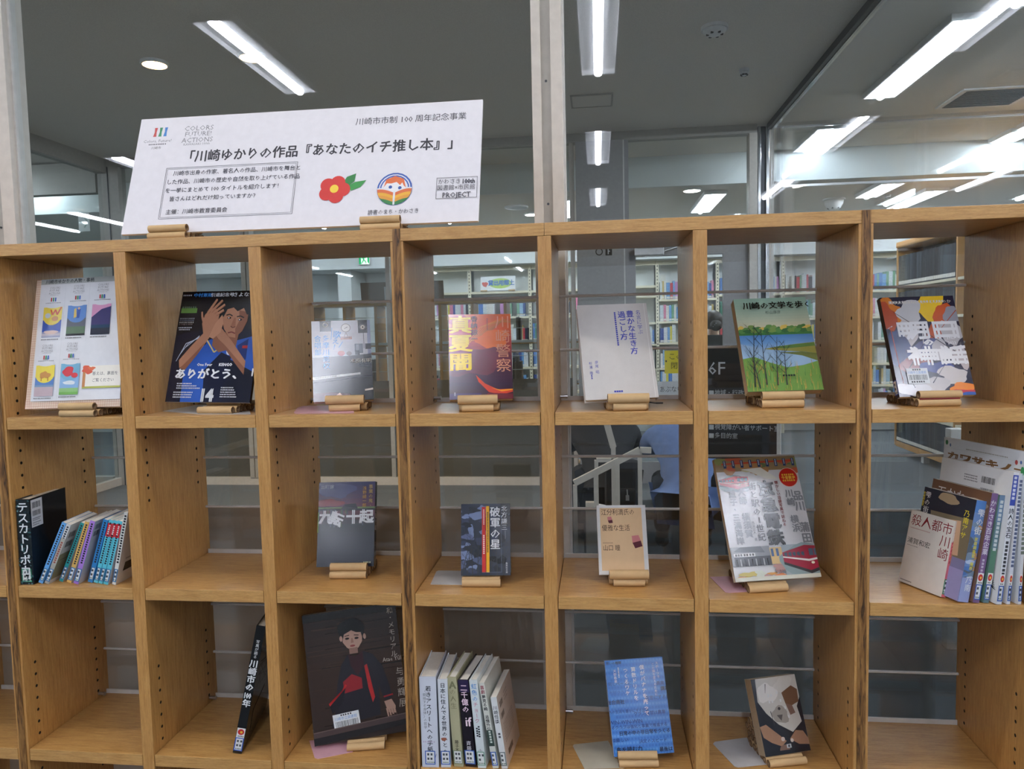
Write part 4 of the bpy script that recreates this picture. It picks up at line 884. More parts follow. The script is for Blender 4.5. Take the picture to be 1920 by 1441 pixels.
a = A(.1038, .1511); a.R(0, 0, 1, 1, (26, 28, 38)); S1, S2, S3 = (190, 184, 174), (150, 142, 132), (212, 206, 198)
a.P([(.1, 0), (1, 0), (1, .3), (.9, .42), (.94, .62), (.7, .74), (.42, .62), (.2, .46), (.06, .3)], S1); a.blob(.3, .2, .2, .14, S3, 4, amp=.3); a.blob(.7, .12, .22, .1, (200, 194, 184), 5, amp=.3); a.blob(.5, .5, .2, .1, S2, 6, amp=.3); a.P([(.62, .22), (.86, .14), (.98, .2), (.96, .36), (.8, .4), (.66, .36)], (110, 78, 56)); a.P([(.66, .36), (.8, .4), (.84, .5), (.72, .52)], (120, 92, 80)); a.Ln([(.3, .08), (.26, .2)], .012, (90, 84, 78), .004); a.E(.5, .42, .03, .02, (60, 56, 54)); a.P([(.42, .5), (.55, .5), (.5, .58)], (90, 82, 78)); a.Ln([(.3, .44), (.33, .62)], .012, (80, 74, 70), .004)
a.P([(.0, .62), (.14, .6), (.4, .76), (.52, .84), (.40, .90), (.2, .84), (.04, .76)], (160, 120, 92)); a.P([(.6, .82), (.76, .72), (.92, .74), (1, .84), (1, .92), (.78, .9)], (150, 112, 88)); a.E(.45, .81, .04, .028, (206, 190, 176), rot=.5); a.E(.64, .84, .035, .025, (206, 190, 176), rot=-.5); a.blob(.45, .93, .1, .05, (120, 92, 78), 8); a.R(0, .95, 1, 1, (20, 22, 30))
for x, y in ((.5, .19), (.55, .3), (.62, .4), (.66, .52), (.3, .22), (.3, .3)): a.dash(x, x + .1, y, .045, (206, 206, 204), int(x * 10), fill=.5)
a.R(.5, .88, .6, .93, (180, 184, 186)); a.R(.53, .89, .57, .92, (60, 60, 66))
book('thick small paperback with a stone sculpture held by hands on the cover', 'front', (1.3881, .0845, .5543, .2902, .4004, -.0195), .1038, .1511, .030, (186, 176, 160), a, pages='pages_tan')
stand(onY(1475, 1425, .075).x, .085, ZS[2], .25, .4004, .030, 'C', 'brown tube stand under the thick sculpture paperback', n=7, lays=(3, 3, 2, 1))

# ------------------------------------------------------------------ books standing spine outwards
def spine_art(t, h, base, items=(), mat='print_gloss'):
    a = Art(t, h, mat); a.R(0, 0, 1, 1, base)
    for it in items: getattr(a, it[0])(*it[1:])
    return a
BLK = (40, 44, 50); WHT = (222, 224, 226)
def sbook(label, pose, t, h, zs, base, items, w, cover=None, front=None, back=None, **k):
    return book(label, 'spine', pose, w, h, t, cover or base, front=front, spine=spine_art(t, h, base, items), back=back, zs=zs, **k)
# left compartment, middle row
a = A(.128, .193); a.R(0, 0, 1, 1, (14, 14, 16)); a.R(.03, .02, .33, .34, (206, 206, 208)); a.barcode(.06, .05, .28, .12, seed=3); a.barcode(.06, .15, .28, .21, seed=4); a.dash(.06, .28, .235, .015, (90, 90, 92), 2); a.dash(.06, .24, .255, .013, (90, 90, 92), 3); a.dash(.06, .28, .285, .013, (60, 60, 62), 4); a.dash(.06, .22, .31, .013, (90, 90, 92), 5)
sp = spine_art(.0305, .193, (24, 34, 38)); rg = random.Random(3)
for k in range(70): sp.blob(rg.random(), rg.random(), rg.uniform(.04, .14), rg.uniform(.005, .016), rg.choice(((60, 96, 98), (44, 70, 74), (20, 24, 28), (90, 126, 126), (30, 44, 50))), k, n=9, amp=.4)
sp.V('テスカトリポカ', .5, .03, .128, (228, 232, 234), bold=.018, pitch=.96)
book('thick black hardcover with big white spine letters, leftmost of the small row', 'spine', (-.2722, .0094, .913, .10, 0, .008), .128, .193, .0305, (14, 14, 16), spine=sp, back=a, zs=ZS[1] , sticker=(50, 140, 100), hard=True)
GB = 'leaning pocket books in the left compartment'
def small(label, pose, t, h, base, tcol=BLK, w=.105, front=None, back=None, cover=None, st=(50, 110, 160), top=None, seed=1, pages='pages_white', extra=()):
    it = [('dash', .04, .72, .5, .036, tcol, seed, True)] + list(extra)
    if top: it.insert(0, ('R', 0, .05, 1, .26, top)); it.append(('dash', .08, .24, .5, .03, (236, 210, 210), seed + 4, True))
    return sbook(label, pose, t, h, ZS[1], base, it, w, cover, front, back, sticker=st, group=None, pages=pages)
bk = A(.105, .147); bk.R(0, 0, 1, 1, (206, 208, 208)); bk.R(0, .5, 1, .92, (140, 140, 116)); bk.dash(.1, .5, .6, .02, (90, 92, 80), 2); bk.barcode(.08, .14, .3, .24, seed=5); bk.barcode(.08, .3, .3, .4, seed=6)
bp = A(.105, .148); bp.R(0, 0, 1, 1, (206, 206, 212)); bp.barcode(.06, .06, .26, .14, seed=8); bp.barcode(.06, .17, .26, .25, seed=9); bp.dash(.4, .6, .1, .016, (110, 110, 114), 3)
bw = A(.11, .167); bw.R(0, 0, 1, 1, (214, 208, 200)); bw.P([(.2, .72), (.42, .72), (.5, .84), (.16, .84)], (60, 58, 56)); bw.dash(.2, .5, .66, .02, (90, 88, 86), 4)
small('pale blue pocket book leaning right beside the thick black book', (-.2459, .0161, .9134, .125, 0, .4268), .0098, .149, (104, 168, 226), seed=1)
small('grey and white pocket book with an olive back, second of the leaning row', (-.2289, .0135, .9124, .115, 0, .412), .0098, .1455, (206, 208, 210), back=bk, cover=(206, 208, 208), seed=2, extra=[('R', 0, .24, 1, 1, (168, 166, 156)), ('dash', .3, .7, .5, .036, (150, 80, 70), 3, True)])
small('teal green pocket book in the leaning row', (-.2067, .0294, .9154, .11, 0, .408), .0086, .1445, (40, 150, 150), back=bp, cover=(204, 206, 206), seed=3)
small('ochre pocket book between the teal and the purple one', (-.1823, .0232, .9144, .105, 0, .352), .0104, .1455, (214, 172, 96), back=bp, cover=(210, 200, 180), seed=4)
small('purple pocket book in the middle of the leaning row', (-.1599, .0158, .9133, .10, 0, .322), .0112, .1488, (168, 124, 210), back=bp, cover=(206, 206, 212), seed=5)
small('deep blue pocket book left of the three turquoise ones', (-.1345, .0277, .9156, .095, 0, .304), .0110, .1482, (50, 128, 190), seed=6)
for k, (p, t) in enumerate((((-.1196, .0260, .9152, .085, 0, .3015), .0095), ((-.1050, .0215, .9144, .075, 0, .297), .0092), ((-.0888, .0160, .9133, .065, 0, .287), .0108))):
    small(('first', 'second', 'third')[k] + ' turquoise pocket book with a red block from the deep blue one', p, t, .148, (96, 196, 214), top=(206, 32, 44), seed=7 + k, cover=(120, 200, 214), back=bp if k == 2 else None)
small('white slim book with a black and green spine foot against the partition', (-.0700, .0174, .9138, .02, 0, .2358), .0086, .1669, (220, 220, 214), back=bw, cover=(214, 208, 200), seed=11, w=.11, extra=[('R', 0, .8, 1, .835, (40, 130, 70))])
# right compartment, middle row
fs = A(.105, .1513); fs.R(0, 0, 1, 1, (216, 212, 206)); RD = (128, 40, 48)
for k, ch in enumerate('殺人都市'): fs.T(ch, .04 + k * .235, .045, .165, RD, bold=.0, sx=1.0)
fs.T('川', .745, .215, .165, RD); fs.T('崎', .745, .385, .165, RD); fs.T('浦賀和宏', .03, .37, .085, (50, 48, 48), sx=1.1); fs.dash(.05, .5, .235, .012, (170, 110, 110), 3); fs.dash(.05, .3, .475, .011, (120, 110, 110), 4); fs.dash(.04, .3, .955, .016, (60, 58, 58), 5)
sbook('white paperback with maroon title, turned half sideways', (1.6668, .0333, .9171, .42, 0, .2234), .0109, .1513, ZS[1], (222, 216, 212), [('R', 0, .28, 1, .8, (226, 120, 130)), ('R', 0, .955, 1, 1, (226, 120, 130)), ('dash', .04, .2, .5, .034, (70, 60, 60), 3, True), ('V', '殺人都市川崎', .5, .26, .05, (120, 30, 44))], .105, (218, 214, 208), front=fs, sticker=(40, 130, 80))
fz = A(.13, .1979); fz.R(0, 0, 1, 1, (126, 124, 160)); rg = random.Random(6)
fz.R(0, 0, 1, .3, (38, 44, 58)); fz.blob(.5, .06, .2, .05, (170, 150, 120), 2); fz.P([(.2, .22), (1, .2), (1, .6), (.3, .6)], (120, 110, 90)); fz.P([(.55, .26), (.8, .24), (.85, .58), (.6, .6)], (196, 160, 130)); fz.P([(.6, .38), (.72, .36), (.74, .58), (.62, .6)], (70, 44, 36)); fz.P([(.6, .6), (.76, .58), (.74, .86), (.68, .86)], (170, 120, 100)); fz.R(0, .7, 1, 1, (150, 146, 190)); fz.V('雫の街', .1, .04, .075, WHT); fz.V('家裁調査官', .02, .05, .03, (220, 200, 60)); fz.V('乃南アサ', .88, .12, .07, (224, 210, 60), bold=.01)
sz = spine_art(.024, .1979, (110, 140, 190)); sz.R(0, 0, 1, .12, (86, 130, 190))
for k in range(26): sz.blob(rg.random(), rg.uniform(.1, .8), rg.uniform(.2, .5), rg.uniform(.02, .05), rg.choice(((196, 150, 100), (120, 140, 160), (84, 120, 180), (90, 100, 110), (180, 196, 220))), k, amp=.3)
sz.R(0, .76, 1, 1, (150, 160, 204)); sz.V('雫の街', .62, .08, .085, WHT, bold=.012); sz.V('家裁調査官・庵原', .62, .36, .04, (226, 214, 70), bold=.015); sz.V('乃南', .66, .745, .075, WHT, bold=.01)
book('blue painted novel with white and yellow spine letters beside the maroon titled paperback', 'spine', (1.6905, .0070, .9130, .33, 0, .20), .13, .1979, .024, (120, 124, 160), front=fz, spine=sz, zs=ZS[1], sticker=(40, 130, 80))
fb = A(.148, .2131); fb.R(0, 0, 1, 1, (110, 80, 62)); fb.T('五かわ', .1, .045, .12, (216, 212, 206), bold=.0); fb.blob(.75, .13, .2, .05, (150, 130, 110), 4); fb.P([(.2, .2), (.9, .2), (.9, .9), (.2, .9)], (150, 130, 110))
sbook('purple spined book with white letters in the right compartment', (1.7140, .0068, .9121, .31, 0, .18), .0145, .2131, ZS[1], (124, 96, 136), [('V', 'かわさき百年企業', .5, .06, .062, (220, 214, 222), .01), ('dash', .6, .76, .5, .03, (190, 176, 196), 3, True), ('R', 0, .79, 1, .83, (60, 130, 70))], .148, (108, 80, 62), front=fb, sticker=(50, 90, 170), flower=True)
sbook('teal to green spined book right of the purple one', (1.7330, .0088, .9135, .30, 0, .155), .0125, .2091, ZS[1], (96, 126, 134), [('R', 0, 0, 1, .25, (104, 132, 160)), ('R', 0, .5, 1, .8, (84, 128, 104)), ('dash', .05, .55, .5, .04, (196, 206, 206), 5, True)], .148, (90, 120, 110), sticker=(50, 90, 170), flower=True)
ft = A(.18, .2537); ft.R(0, 0, 1, 1, (222, 222, 222)); ft.dash(.36, .55, .09, .012, (110, 110, 112), 2); ft.dash(.36, .55, .11, .012, (110, 110, 112), 3); ft.dash(.36, .55, .13, .012, (110, 110, 112), 4); ft.dash(.34, .52, .2, .01, (120, 120, 122), 5); ft.barcode(.6, .08, .78, .13, seed=3); ft.barcode(.6, .17, .78, .22, seed=4)
for k in range(16): ft.Ln([(.6 + .02 * k, .7 + .012 * k), (.82 + .01 * k, .66 + .016 * k)], .012, (30, 32, 36), .002)
sbook('tall white book with a blue spine head and barcodes on its cover', (1.7530, .0024, .9146, .29, 0, .125), .0115, .2537, ZS[1], (224, 226, 230), [('R', 0, .02, 1, .25, (66, 84, 170)), ('dash', .03, .22, .5, .03, (210, 214, 230), 3, True), ('V', '詩人の宝石', .5, .27, .045, BLK, .012), ('dash', .52, .85, .5, .03, (70, 70, 74), 6, True)], .18, (222, 222, 222), front=ft, sticker=(50, 90, 170), flower=True)
sbook('very slim white tall book right of the blue headed one', (1.7712, .0053, .9146, .28, 0, .09), .007, .2514, ZS[1], (214, 218, 226), [('dash', .05, .75, .5, .03, (90, 100, 130), 8, True)], .18, (220, 220, 222), sticker=(50, 90, 170), flower=True)
fn = A(.21, .292); fn.R(0, 0, 1, 1, (214, 218, 222)); BRN = (126, 92, 56)
fn.T('カワサキノート', .05, .095, .062, BRN, bold=.05, sx=1.9); fn.R(.04, .165, .9, .17, (170, 150, 120)); fn.R(.04, .07, .96, .0715, (190, 196, 196)); fn.E(.04, .035, .018, .018, (60, 120, 80)); fn.E(.09, .05, .01, .012, (90, 120, 160)); fn.E(.9, .08, .016, .016, (180, 80, 80)); fn.E(.95, .075, .012, .012, (90, 120, 180)); fn.E(.97, .13, .02, .03, (60, 150, 90)); fn.dash(.3, .8, .055, .01, (150, 150, 140), 3)
sbook('largest white book with brown block letters at the back of the right compartment', (1.7915, .006, .914, .27, 0, .035), .007, .292, ZS[1], (220, 222, 226), [('dash', .1, .7, .5, .03, (120, 130, 120), 9, True)], .21, (214, 218, 222), front=fn, sticker=(50, 90, 170), flower=True)
# lower row, under the centre
def kbook(label, pose, t, h, base, items, st, **k): return sbook(label, pose, t, h, ZS[2], base, items, .13, None, sticker=st, pages='pages_white', **k)
DG = (52, 56, 62); BLU = (56, 96, 176)
kbook('thick white hardcover at the left end of the upright lower row', (.6375, .004, .537, .03, 0, -.005), .0355, .1970, (210, 214, 224), [('V', '若きアスリートへの手紙', .52, .10, .062, DG, .018, 1.08), ('V', '〈競技する身体〉の哲学', .28, .14, .038, (100, 104, 112), 0, 1.05), ('V', '町田樹', .6, .81, .045, DG, .01), ('dash', .1, .9, .71, .02, (190, 180, 200), 3), ('Ln', [(.72, .93), (.88, .85)], .012, (120, 126, 134), .004)], BLU, hard=True)
kbook('white hardcover with a dark vertical title, second in the upright lower row', (.6702, .006, .537, .03, 0, -.013), .0208, .1915, (214, 218, 224), [('V', '日本に住んでる世界のひと', .5, .04, .058, DG, .02, 1.06), ('blob', .4, .68, .25, .022, (150, 90, 70), 3), ('V', '金井真', .5, .80, .05, DG, .015)], BLU, hard=True)
kbook('olive beige hardcover in the upright lower row', (.6970, .0094, .538, -.10, 0, -.0536), .0202, .1946, (176, 172, 138), [('T', 'A', .18, .03, .11, (120, 120, 90), 'l', .03), ('V', 'の人生', .5, .13, .07, (130, 128, 98), .0, 1.1), ('V', '藤子不二', .5, .70, .045, (60, 58, 50), .01), ('R', 0, .82, 1, .85, (60, 170, 150))], (130, 140, 110), hard=True)
kbook('black hardcover with pink white title in the upright lower row', (.7226, .0110, .538, -.13, 0, -.0653), .0228, .1883, (22, 16, 26), [('R', 0, 0, 1, .14, (44, 34, 70)), ('V', '二千億の', .5, .05, .082, (236, 206, 220), .02, 1.0), ('T', 'if', .34, .40, .15, (240, 216, 226), 'l', .02), ('V', '斉藤詠一', .5, .70, .058, (214, 210, 214), .0)], BLU, hard=True)
kbook('white hardcover with blue and pink title, fifth in the upright lower row', (.7472, .0079, .538, -.11, 0, -.0768), .0176, .1905, (214, 222, 222), [('V', '虹色の', .5, .04, .064, (70, 140, 206), .01, 1.1), ('V', 'チョーク', .5, .25, .056, (190, 100, 130), .0, 1.1), ('V', '小松成美', .5, .78, .045, DG), ('dash', .52, .68, .6, .026, DG, 4, True), ('dash', .54, .66, .35, .026, DG, 5, True)], (120, 160, 140), hard=True)
kbook('white book with a green and black spine pattern leaning left', (.7760, .0093, .538, -.11, 0, -.145), .0125, .1846, (212, 214, 204), [('V', '喜劇', .5, .03, .05, (150, 80, 90), .02), ('V', '夢見る崎 追憶外伝', .5, .14, .046, (50, 50, 54), .02), ('R', 0, .55, 1, .74, (60, 76, 70)), ('dash', .56, .73, .5, .03, (190, 200, 190), 4, True), ('R', 0, .83, 1, .86, (50, 160, 90))], BLU)
b7 = A(.13, .1545); b7.R(0, 0, 1, 1, (214, 200, 188)); b7.barcode(.1, .12, .3, .2, seed=3); b7.barcode(.1, .28, .3, .36, seed=4)
for k in range(3): b7.dash(.4, .62, .1 + k * .05, .014, (120, 112, 106), k)
for k in range(8): b7.dash(.14, .8, .44 + k * .035, .013, (130, 120, 112), k + 9)
b7.barcode(.2, .82, .5, .9, seed=6)
kbook('small white book with a beige back cover, right end of the lower row', (.7950, .0098, .537, -.09, 0, -.1329), .0130, .1545, (222, 224, 224), [('V', '川崎怪談', .5, .12, .062, (70, 74, 80), .01), ('dash', .5, .62, .5, .04, (90, 92, 96), 3, True)], (110, 120, 120), back=b7)
bh = A(.21, .2918); bh.R(0, 0, 1, 1, (20, 20, 22)); rg = random.Random(4)
for k in range(30): bh.Ln([(rg.random(), rg.uniform(.3, .6)), (rg.random(), rg.uniform(.3, .6))], .006, rg.choice(((70, 62, 52), (50, 44, 40), (90, 80, 66))), .002)
bh.P([(.2, .72), (.62, .66), (.66, .86), (.22, .92)], (96, 92, 76))
book('tall black album leaning with a white vertical title', 'spine', (.1985, .0175, .5416, .19, 0, .2230), .21, .2918, .0195, (18, 19, 22), spine=spine_art(.0195, .2918, (18, 20, 22), [('V', '写真が語る', .5, .11, .028, (206, 208, 208), .015, 1.05), ('V', '川崎市の', .5, .265, .062, (228, 230, 230), .03, .98), ('T', '100', .02, .515, .06, (228, 230, 230), 'l', .04, .62), ('V', '年', .5, .575, .062, (228, 230, 230), .03)]), back=bh, zs=ZS[2], sticker=(50, 90, 180), hard=True, flower=True)
bn = A(.2, .16); bn.R(0, 0, 1, 1, (120, 100, 66))
book('black edged tan volume seen at the left edge in the cut off bookcase', 'spine', (-.345, .05, .55, .1, 0, .02), .13, .18, .03, (30, 30, 30), spine=spine_art(.03, .18, (120, 98, 60)), zs=ZS[2])

# ------------------------------------------------------------------ loose cards under the stands
def card(pts, zs, mat, label, name='shelf_card', dz=.0006):
    P_ = [onZ(x, y, zs + dz) for x, y in pts]; n = len(P_); m = MB()
    vs = [(p.x, p.y, zs + .0002) for p in P_] + [(p.x, p.y, zs + .0002 + dz) for p in P_]
    m.add(vs, [tuple(range(n))[::-1], tuple(range(n, 2 * n))] + [(k, (k + 1) % n, n + (k + 1) % n, n + k) for k in range(n)], mat)
    tag(m.build(name), label, 'card')
card([(551, 773), (554, 775), (664, 774), (660, 759), (566, 761), (558, 764)], ZS[0], 'card_pink', 'pink card lying beside the stand of the choir novel')
card([(301, 770), (372, 776), (470, 776), (465, 757), (345, 757)], ZS[0], 'card_clear', 'clear grey sheet lying under the soccer magazine', 'plastic_sheet')
card([(1331, 1081), (1360, 1110), (1368, 1111), (1440, 1106), (1400, 1079)], ZS[1], 'card_pink', 'pink card lying under the railway history book')
card([(807, 1095), (818, 1071), (822, 1069), (884, 1070), (880, 1096)], ZS[1], 'card_clear', 'grey sheet lying beside the stand of the small forest paperback', 'plastic_sheet')
card([(580, 1388), (590, 1420), (596, 1422), (662, 1409), (650, 1380)], ZS[2], 'card_pink', 'pink card lying under the dark doll photo book')
card([(1074, 1398), (1076, 1395), (1140, 1388), (1170, 1439), (1096, 1441)], ZS[2], 'card_olive', 'olive grey card lying under the bright blue book')
card([(1337, 1394), (1340, 1390), (1400, 1382), (1442, 1432), (1384, 1438), (1377, 1436)], ZS[2], 'card_clear', 'grey sheet lying under the sculpture paperback', 'plastic_sheet')

# ------------------------------------------------------------------ the sign board on top
bw_, bh_ = .7833, .2867
a = A(bw_, bh_, 'print_matte'); a.R(0, 0, 1, 1, (226, 224, 230)); TX = (70, 70, 80)
for k, c in enumerate(((196, 84, 84), (60, 140, 100), (70, 130, 200))): a.P([(.047 + k * .0155, .085), (.056 + k * .0155, .085), (.054 + k * .0155, .125), (.055 + k * .0155, .165), (.045 + k * .0155, .165), (.048 + k * .0155, .125)], c)
a.T('Colors, Future!', .018, .185, .036, (120, 120, 126), sx=1.05); a.dash(.036, .088, .228, .014, (110, 110, 116), 2); a.T('川崎市', .046, .252, .027, TX)
for k, (t_, s) in enumerate((('COLORS', .062), ('FUTURE!', .058), ('ACTIONS', .060), ('KAWASAKI 100th', .0285))): a.T(t_, .182, .075 + k * .053, s, (136, 136, 142), 'c', sx=1.0)
a.T('川崎市市制 100 周年記念事業', .645, .100, .066, TX, bold=.004, sx=.99)
a.T('「川崎ゆかりの作品『あなたのイチ推し本』」', .145, .305, .108, (48, 48, 58), bold=.022, sx=.965)
for q in ((.103, .45, .49, .453), (.103, .455, .1042, .885), (.489, .45, .4902, .885), (.103, .882, .49, .885), (.107, .462, .486, .464), (.107, .462, .1078, .873), (.4852, .462, .486, .873), (.107, .871, .486, .873)): a.R(*q, (70, 70, 78))
for k, t_ in enumerate(('　川崎市出身の作家、著名人の作品、川崎市を舞台と', 'した作品、川崎市の歴史や自然を取り上げている作品', 'を一挙にまとめて 100 タイトルを紹介します！', '　皆さんはどれだけ知っていますか？')): a.T(t_, .110, .478 + k * .073, .0452, TX, bold=.006, sx=.985)
a.T('主催：川崎市教育委員会', .122, .806, .045, TX, bold=.006)
# camellia
a.P([(.625, .65), (.635, .60), (.660, .575), (.657, .64), (.64, .68)], (50, 130, 70)); a.P([(.63, .69), (.66, .645), (.69, .635), (.675, .69), (.65, .715)], (60, 150, 76))
for k in range(5): t = k * 1.2566 - 1.2; a.E(.602 + .024 * math.cos(t), .70 + .058 * math.sin(t), .021, .057, (206, 52, 50))
a.E(.602, .695, .012, .034, (240, 206, 70))
# round reading emblem
cx, cy = .770, .718; rx = .0485; ry = rx * bw_ / bh_
a.E(cx, cy, rx, ry, (56, 92, 170)); a.E(cx, cy, rx * .9, ry * .9, (226, 226, 232)); a.E(cx, cy, rx * .84, ry * .84, (56, 92, 170)); a.E(cx, cy, rx * .76, ry * .76, (226, 226, 232)); a.E(cx, cy - ry * .1, rx * .6, ry * .66, (232, 232, 236))
a.P([(cx - rx * .62, cy - ry * .12), (cx - rx * .5, cy - ry * .6), (cx, cy - ry * .8), (cx + rx * .5, cy - ry * .6), (cx + rx * .64, cy - ry * .05), (cx + rx * .5, cy - ry * .2), (cx + rx * .42, cy - ry * .38), (cx + rx * .3, cy - ry * .22), (cx + rx * .1, cy - ry * .42), (cx - rx * .2, cy - ry * .34), (cx - rx * .45, cy - ry * .36)], (220, 112, 66))
a.E(cx - rx * .24, cy - ry * .12, rx * .1, ry * .1, (46, 84, 160)); a.E(cx + rx * .3, cy - ry * .05, rx * .1, ry * .1, (46, 84, 160))
def sector(y0, y1, c):
    for sg in (-1, 1):
        pts = []
        for f in (y0, y1):
            row = []
            for k in range(7):
                t = k / 6; X = .06 + t * .92; Y = f + .12 - .22 * math.sin(t * 1.9); 
                if X * X + Y * Y > .98: 
                    s_ = .98 / math.sqrt(X * X + Y * Y); X *= s_; Y *= s_
                row.append((cx + sg * X * rx, cy + Y * ry))
            pts.append(row)
        a.P(pts[0] + pts[1][::-1], c)
for y0, y1, c in ((.02, .16, (226, 226, 232)), (.10, .34, (214, 110, 66)), (.3, .52, (226, 170, 60)), (.48, .72, (216, 150, 60)), (.68, 1.0, (60, 130, 76))): sector(y0, y1, c)
a.R(cx - rx * .05, cy + ry * .12, cx + rx * .05, cy + ry * .98, (226, 226, 232))
a.T('読書のまち・かわさき', cx, .880, .0445, TX, 'c', sx=.86)
for q in ((.884, .645, .994, .648), (.884, .645, .8852, .815), (.993, .645, .9942, .815), (.884, .812, .994, .815)): a.R(*q, TX)
a.T('かわさき', .888, .655, .046, TX, sx=.92); a.T('100th', .952, .655, .05, TX, bold=.03, sx=.84); a.T('図書館×市民館', .886, .705, .046, TX, sx=.93); a.T('PROJECT', .939, .758, .058, TX, 'c', bold=.014, sx=.9)
root = empty('sign_board', (.3723, .0373, 1.6805), rot3(-.0036, .3405, .0032), 'long white event sign board leaning on top of the bookcase', 'sign board')
m = MB(); m.box(-bw_ / 2, bw_ / 2, 0, .007, 0, bh_, 'foam', bev=.0006) if 'foam' in MATS else None
plain('foam', (222, 220, 224), .6, var=.02)
m = MB(); m.box(-bw_ / 2, bw_ / 2, 0, .007, 0, bh_, 'foam', bev=.0006); m.build('foam_panel', root)
m = MB(); a.put(m, lambda u, v, d: (-bw_ / 2 + u, -d, bh_ - v), .0001); m.build('printed_sheet', root)
stand(onY(314, 440, .02).x, .040, 1.665, 0, .3405, .007, 'A', 'brown tube stand under the left half of the sign board', n=9, ln=.085, lays=(2, 1))
stand(onY(713, 424, .02).x, .040, 1.665, 0, .3405, .007, 'A', 'torn brown tube stand under the right half of the sign board', n=9, ln=.084, lays=(2, 1))

# ------------------------------------------------------------------ the library beyond the lobby
m = MB(); m.box(-9, 9, 8.84, 9.6, 2.43, 2.955, 'wall_white'); struct(m, 'trim_2')
m = MB(); m.box(-9, -3.95, YB - .05, YB + .05, 2.95, ZC, 'frame_dim'); m.box(-9, -3.95, YB - .05, YB + .05, 0, .08, 'frame_dim'); struct(m, 'window_18')
m = MB(); m.box(-9, -3.95, YB - .004, YB + .004, .08, 2.95, 'glass_back'); struct(m, 'window_19')
m = MB(); m.box(-2.75, -2.55, 8.95, 9.6, 0, 2.43, 'wall_white'); struct(m, 'wall_stub')
XP = [-1.72, -.816, .051, .94, 1.831, 2.648, 3.52, 4.40, 5.28]
RW = [(1.70, 1.34, .98, .62, .26)] * 3 + [(1.94, 1.57, 1.27, .92, .58)] + [(1.885, 1.58, 1.285, .93, .71, .36)] + [(1.93, 1.58, 1.26, .95, .66, .36)] * 3
TOP = [2.06, 2.06, 2.06, 2.08, None, None, None, None]
LBL = ['ivory metal shelving bay behind the left end of the far bookcase row', 'ivory metal shelving bay left of the one with the oval sign', 'ivory metal shelving bay under the white sign with the green oval', 'ivory metal shelving bay seen left in the door glass, with an empty upper shelf', 'ivory metal shelving bay seen in the door glass behind the woman', 'ivory metal shelving bay seen right of the chrome glass post', 'ivory metal shelving bay left of the dark encyclopaedia bookcase', 'ivory metal shelving bay hidden mostly behind the dark encyclopaedia bookcase']
YS = 8.98
for i in range(8):
    x0, x1 = XP[i], XP[i + 1]
    e = empty('library_shelving', (x0, YS, 0), None, LBL[i], 'shelving')
    w_ = x1 - x0
    for px_ in ((0,) if i < 7 else (0, w_)):
        m = MB(); m.box(px_ - .02, px_ + .02, .0, .05, 0, 2.42, 'ivory_metal')
        for k in range(40): m.box(px_ - .006, px_ + .006, -.001, 0, .5 + k * .047, .52 + k * .047, 'black')
        m.build('upright', e)
    m = MB(); m.box(.02, w_ - .02, .30, .31, 0, 2.42, 'wall_white'); m.build('back_panel', e)
    m = MB(); m.box(.02, w_ - .02, .02, .05, 2.36, 2.42, 'ivory_metal'); m.build('top_rail', e)
    for z in RW[i] + ((TOP[i],) if TOP[i] else ()):
        m = MB(); m.box(.021, w_ - .021, -.01, .295, z - .03, z, 'ivory_metal'); m.build('shelf', e)
WIN = [(157, 498, 215, 524), (367, 488, 472, 547), (806, 474, 1010, 595), (806, 560, 842, 742), (960, 560, 1012, 742), (1040, 462, 1268, 575), (1205, 560, 1268, 742), (1325, 452, 1526, 560), (1325, 540, 1402, 700), (1500, 540, 1546, 735), (1634, 435, 1684, 556), (1634, 550, 1688, 742)]
def pix(p):
    q = Vector(p) - CAM; x = r0.dot(q); y = r1.dot(q); z = r2.dot(q)
    return 960 + FPX * x / z, 720.5 + FPX * y / z
def seen(p, mg=10):
    x, y = pix(p); return any(a - mg <= x <= c + mg and b - mg <= y <= d + mg for a, b, c, d in WIN)
m = MB(); m.box(-.5, .5, -.5, .5, 0, 1, 'spine_paint'); m.box(-.46, .46, -.508, -.5, .04, .15, 'pages_white'); m.box(-.4, .4, -.35, .45, 1, 1.004, 'pages_white')
PLAIN_BOOK = m.mesh('plain_book')
def pbook(x, y, z, w_, d, h, col, label, group, rz=0, tilt=0, name='book'):
    o = bpy.data.objects.new(name, PLAIN_BOOK); COL.objects.link(o)
    o.matrix_world = Matrix.Translation((x, y, z + abs(math.sin(tilt)) * w_ / 2)) @ Matrix.Rotation(rz, 4, 'Z') @ Matrix.Rotation(tilt, 4, 'Y') @ Matrix.Diagonal((w_, d, h, 1))
    o.color = L(col); return tag(o, label, 'book', group)
PAL = {'white': [(216, 218, 222), (206, 214, 220), (222, 220, 212), (210, 216, 214)], 'blue': [(70, 120, 190), (110, 160, 210), (50, 80, 150), (150, 186, 214)], 'dark': [(54, 56, 66), (70, 66, 70), (44, 52, 70)], 'green': [(110, 160, 130), (70, 130, 110)], 'yellow': [(220, 206, 90), (206, 180, 110)], 'pink': [(214, 130, 160), (190, 70, 80), (196, 140, 190)]}
NMB = ('bay left of the oval sign', 'bay left of the oval sign', 'bay with the oval sign', 'bay left in the door glass', 'bay behind the woman', 'bay right of the chrome post', 'bay beside the encyclopaedia bookcase', 'bay beside the encyclopaedia bookcase')
rb_ = random.Random(21)
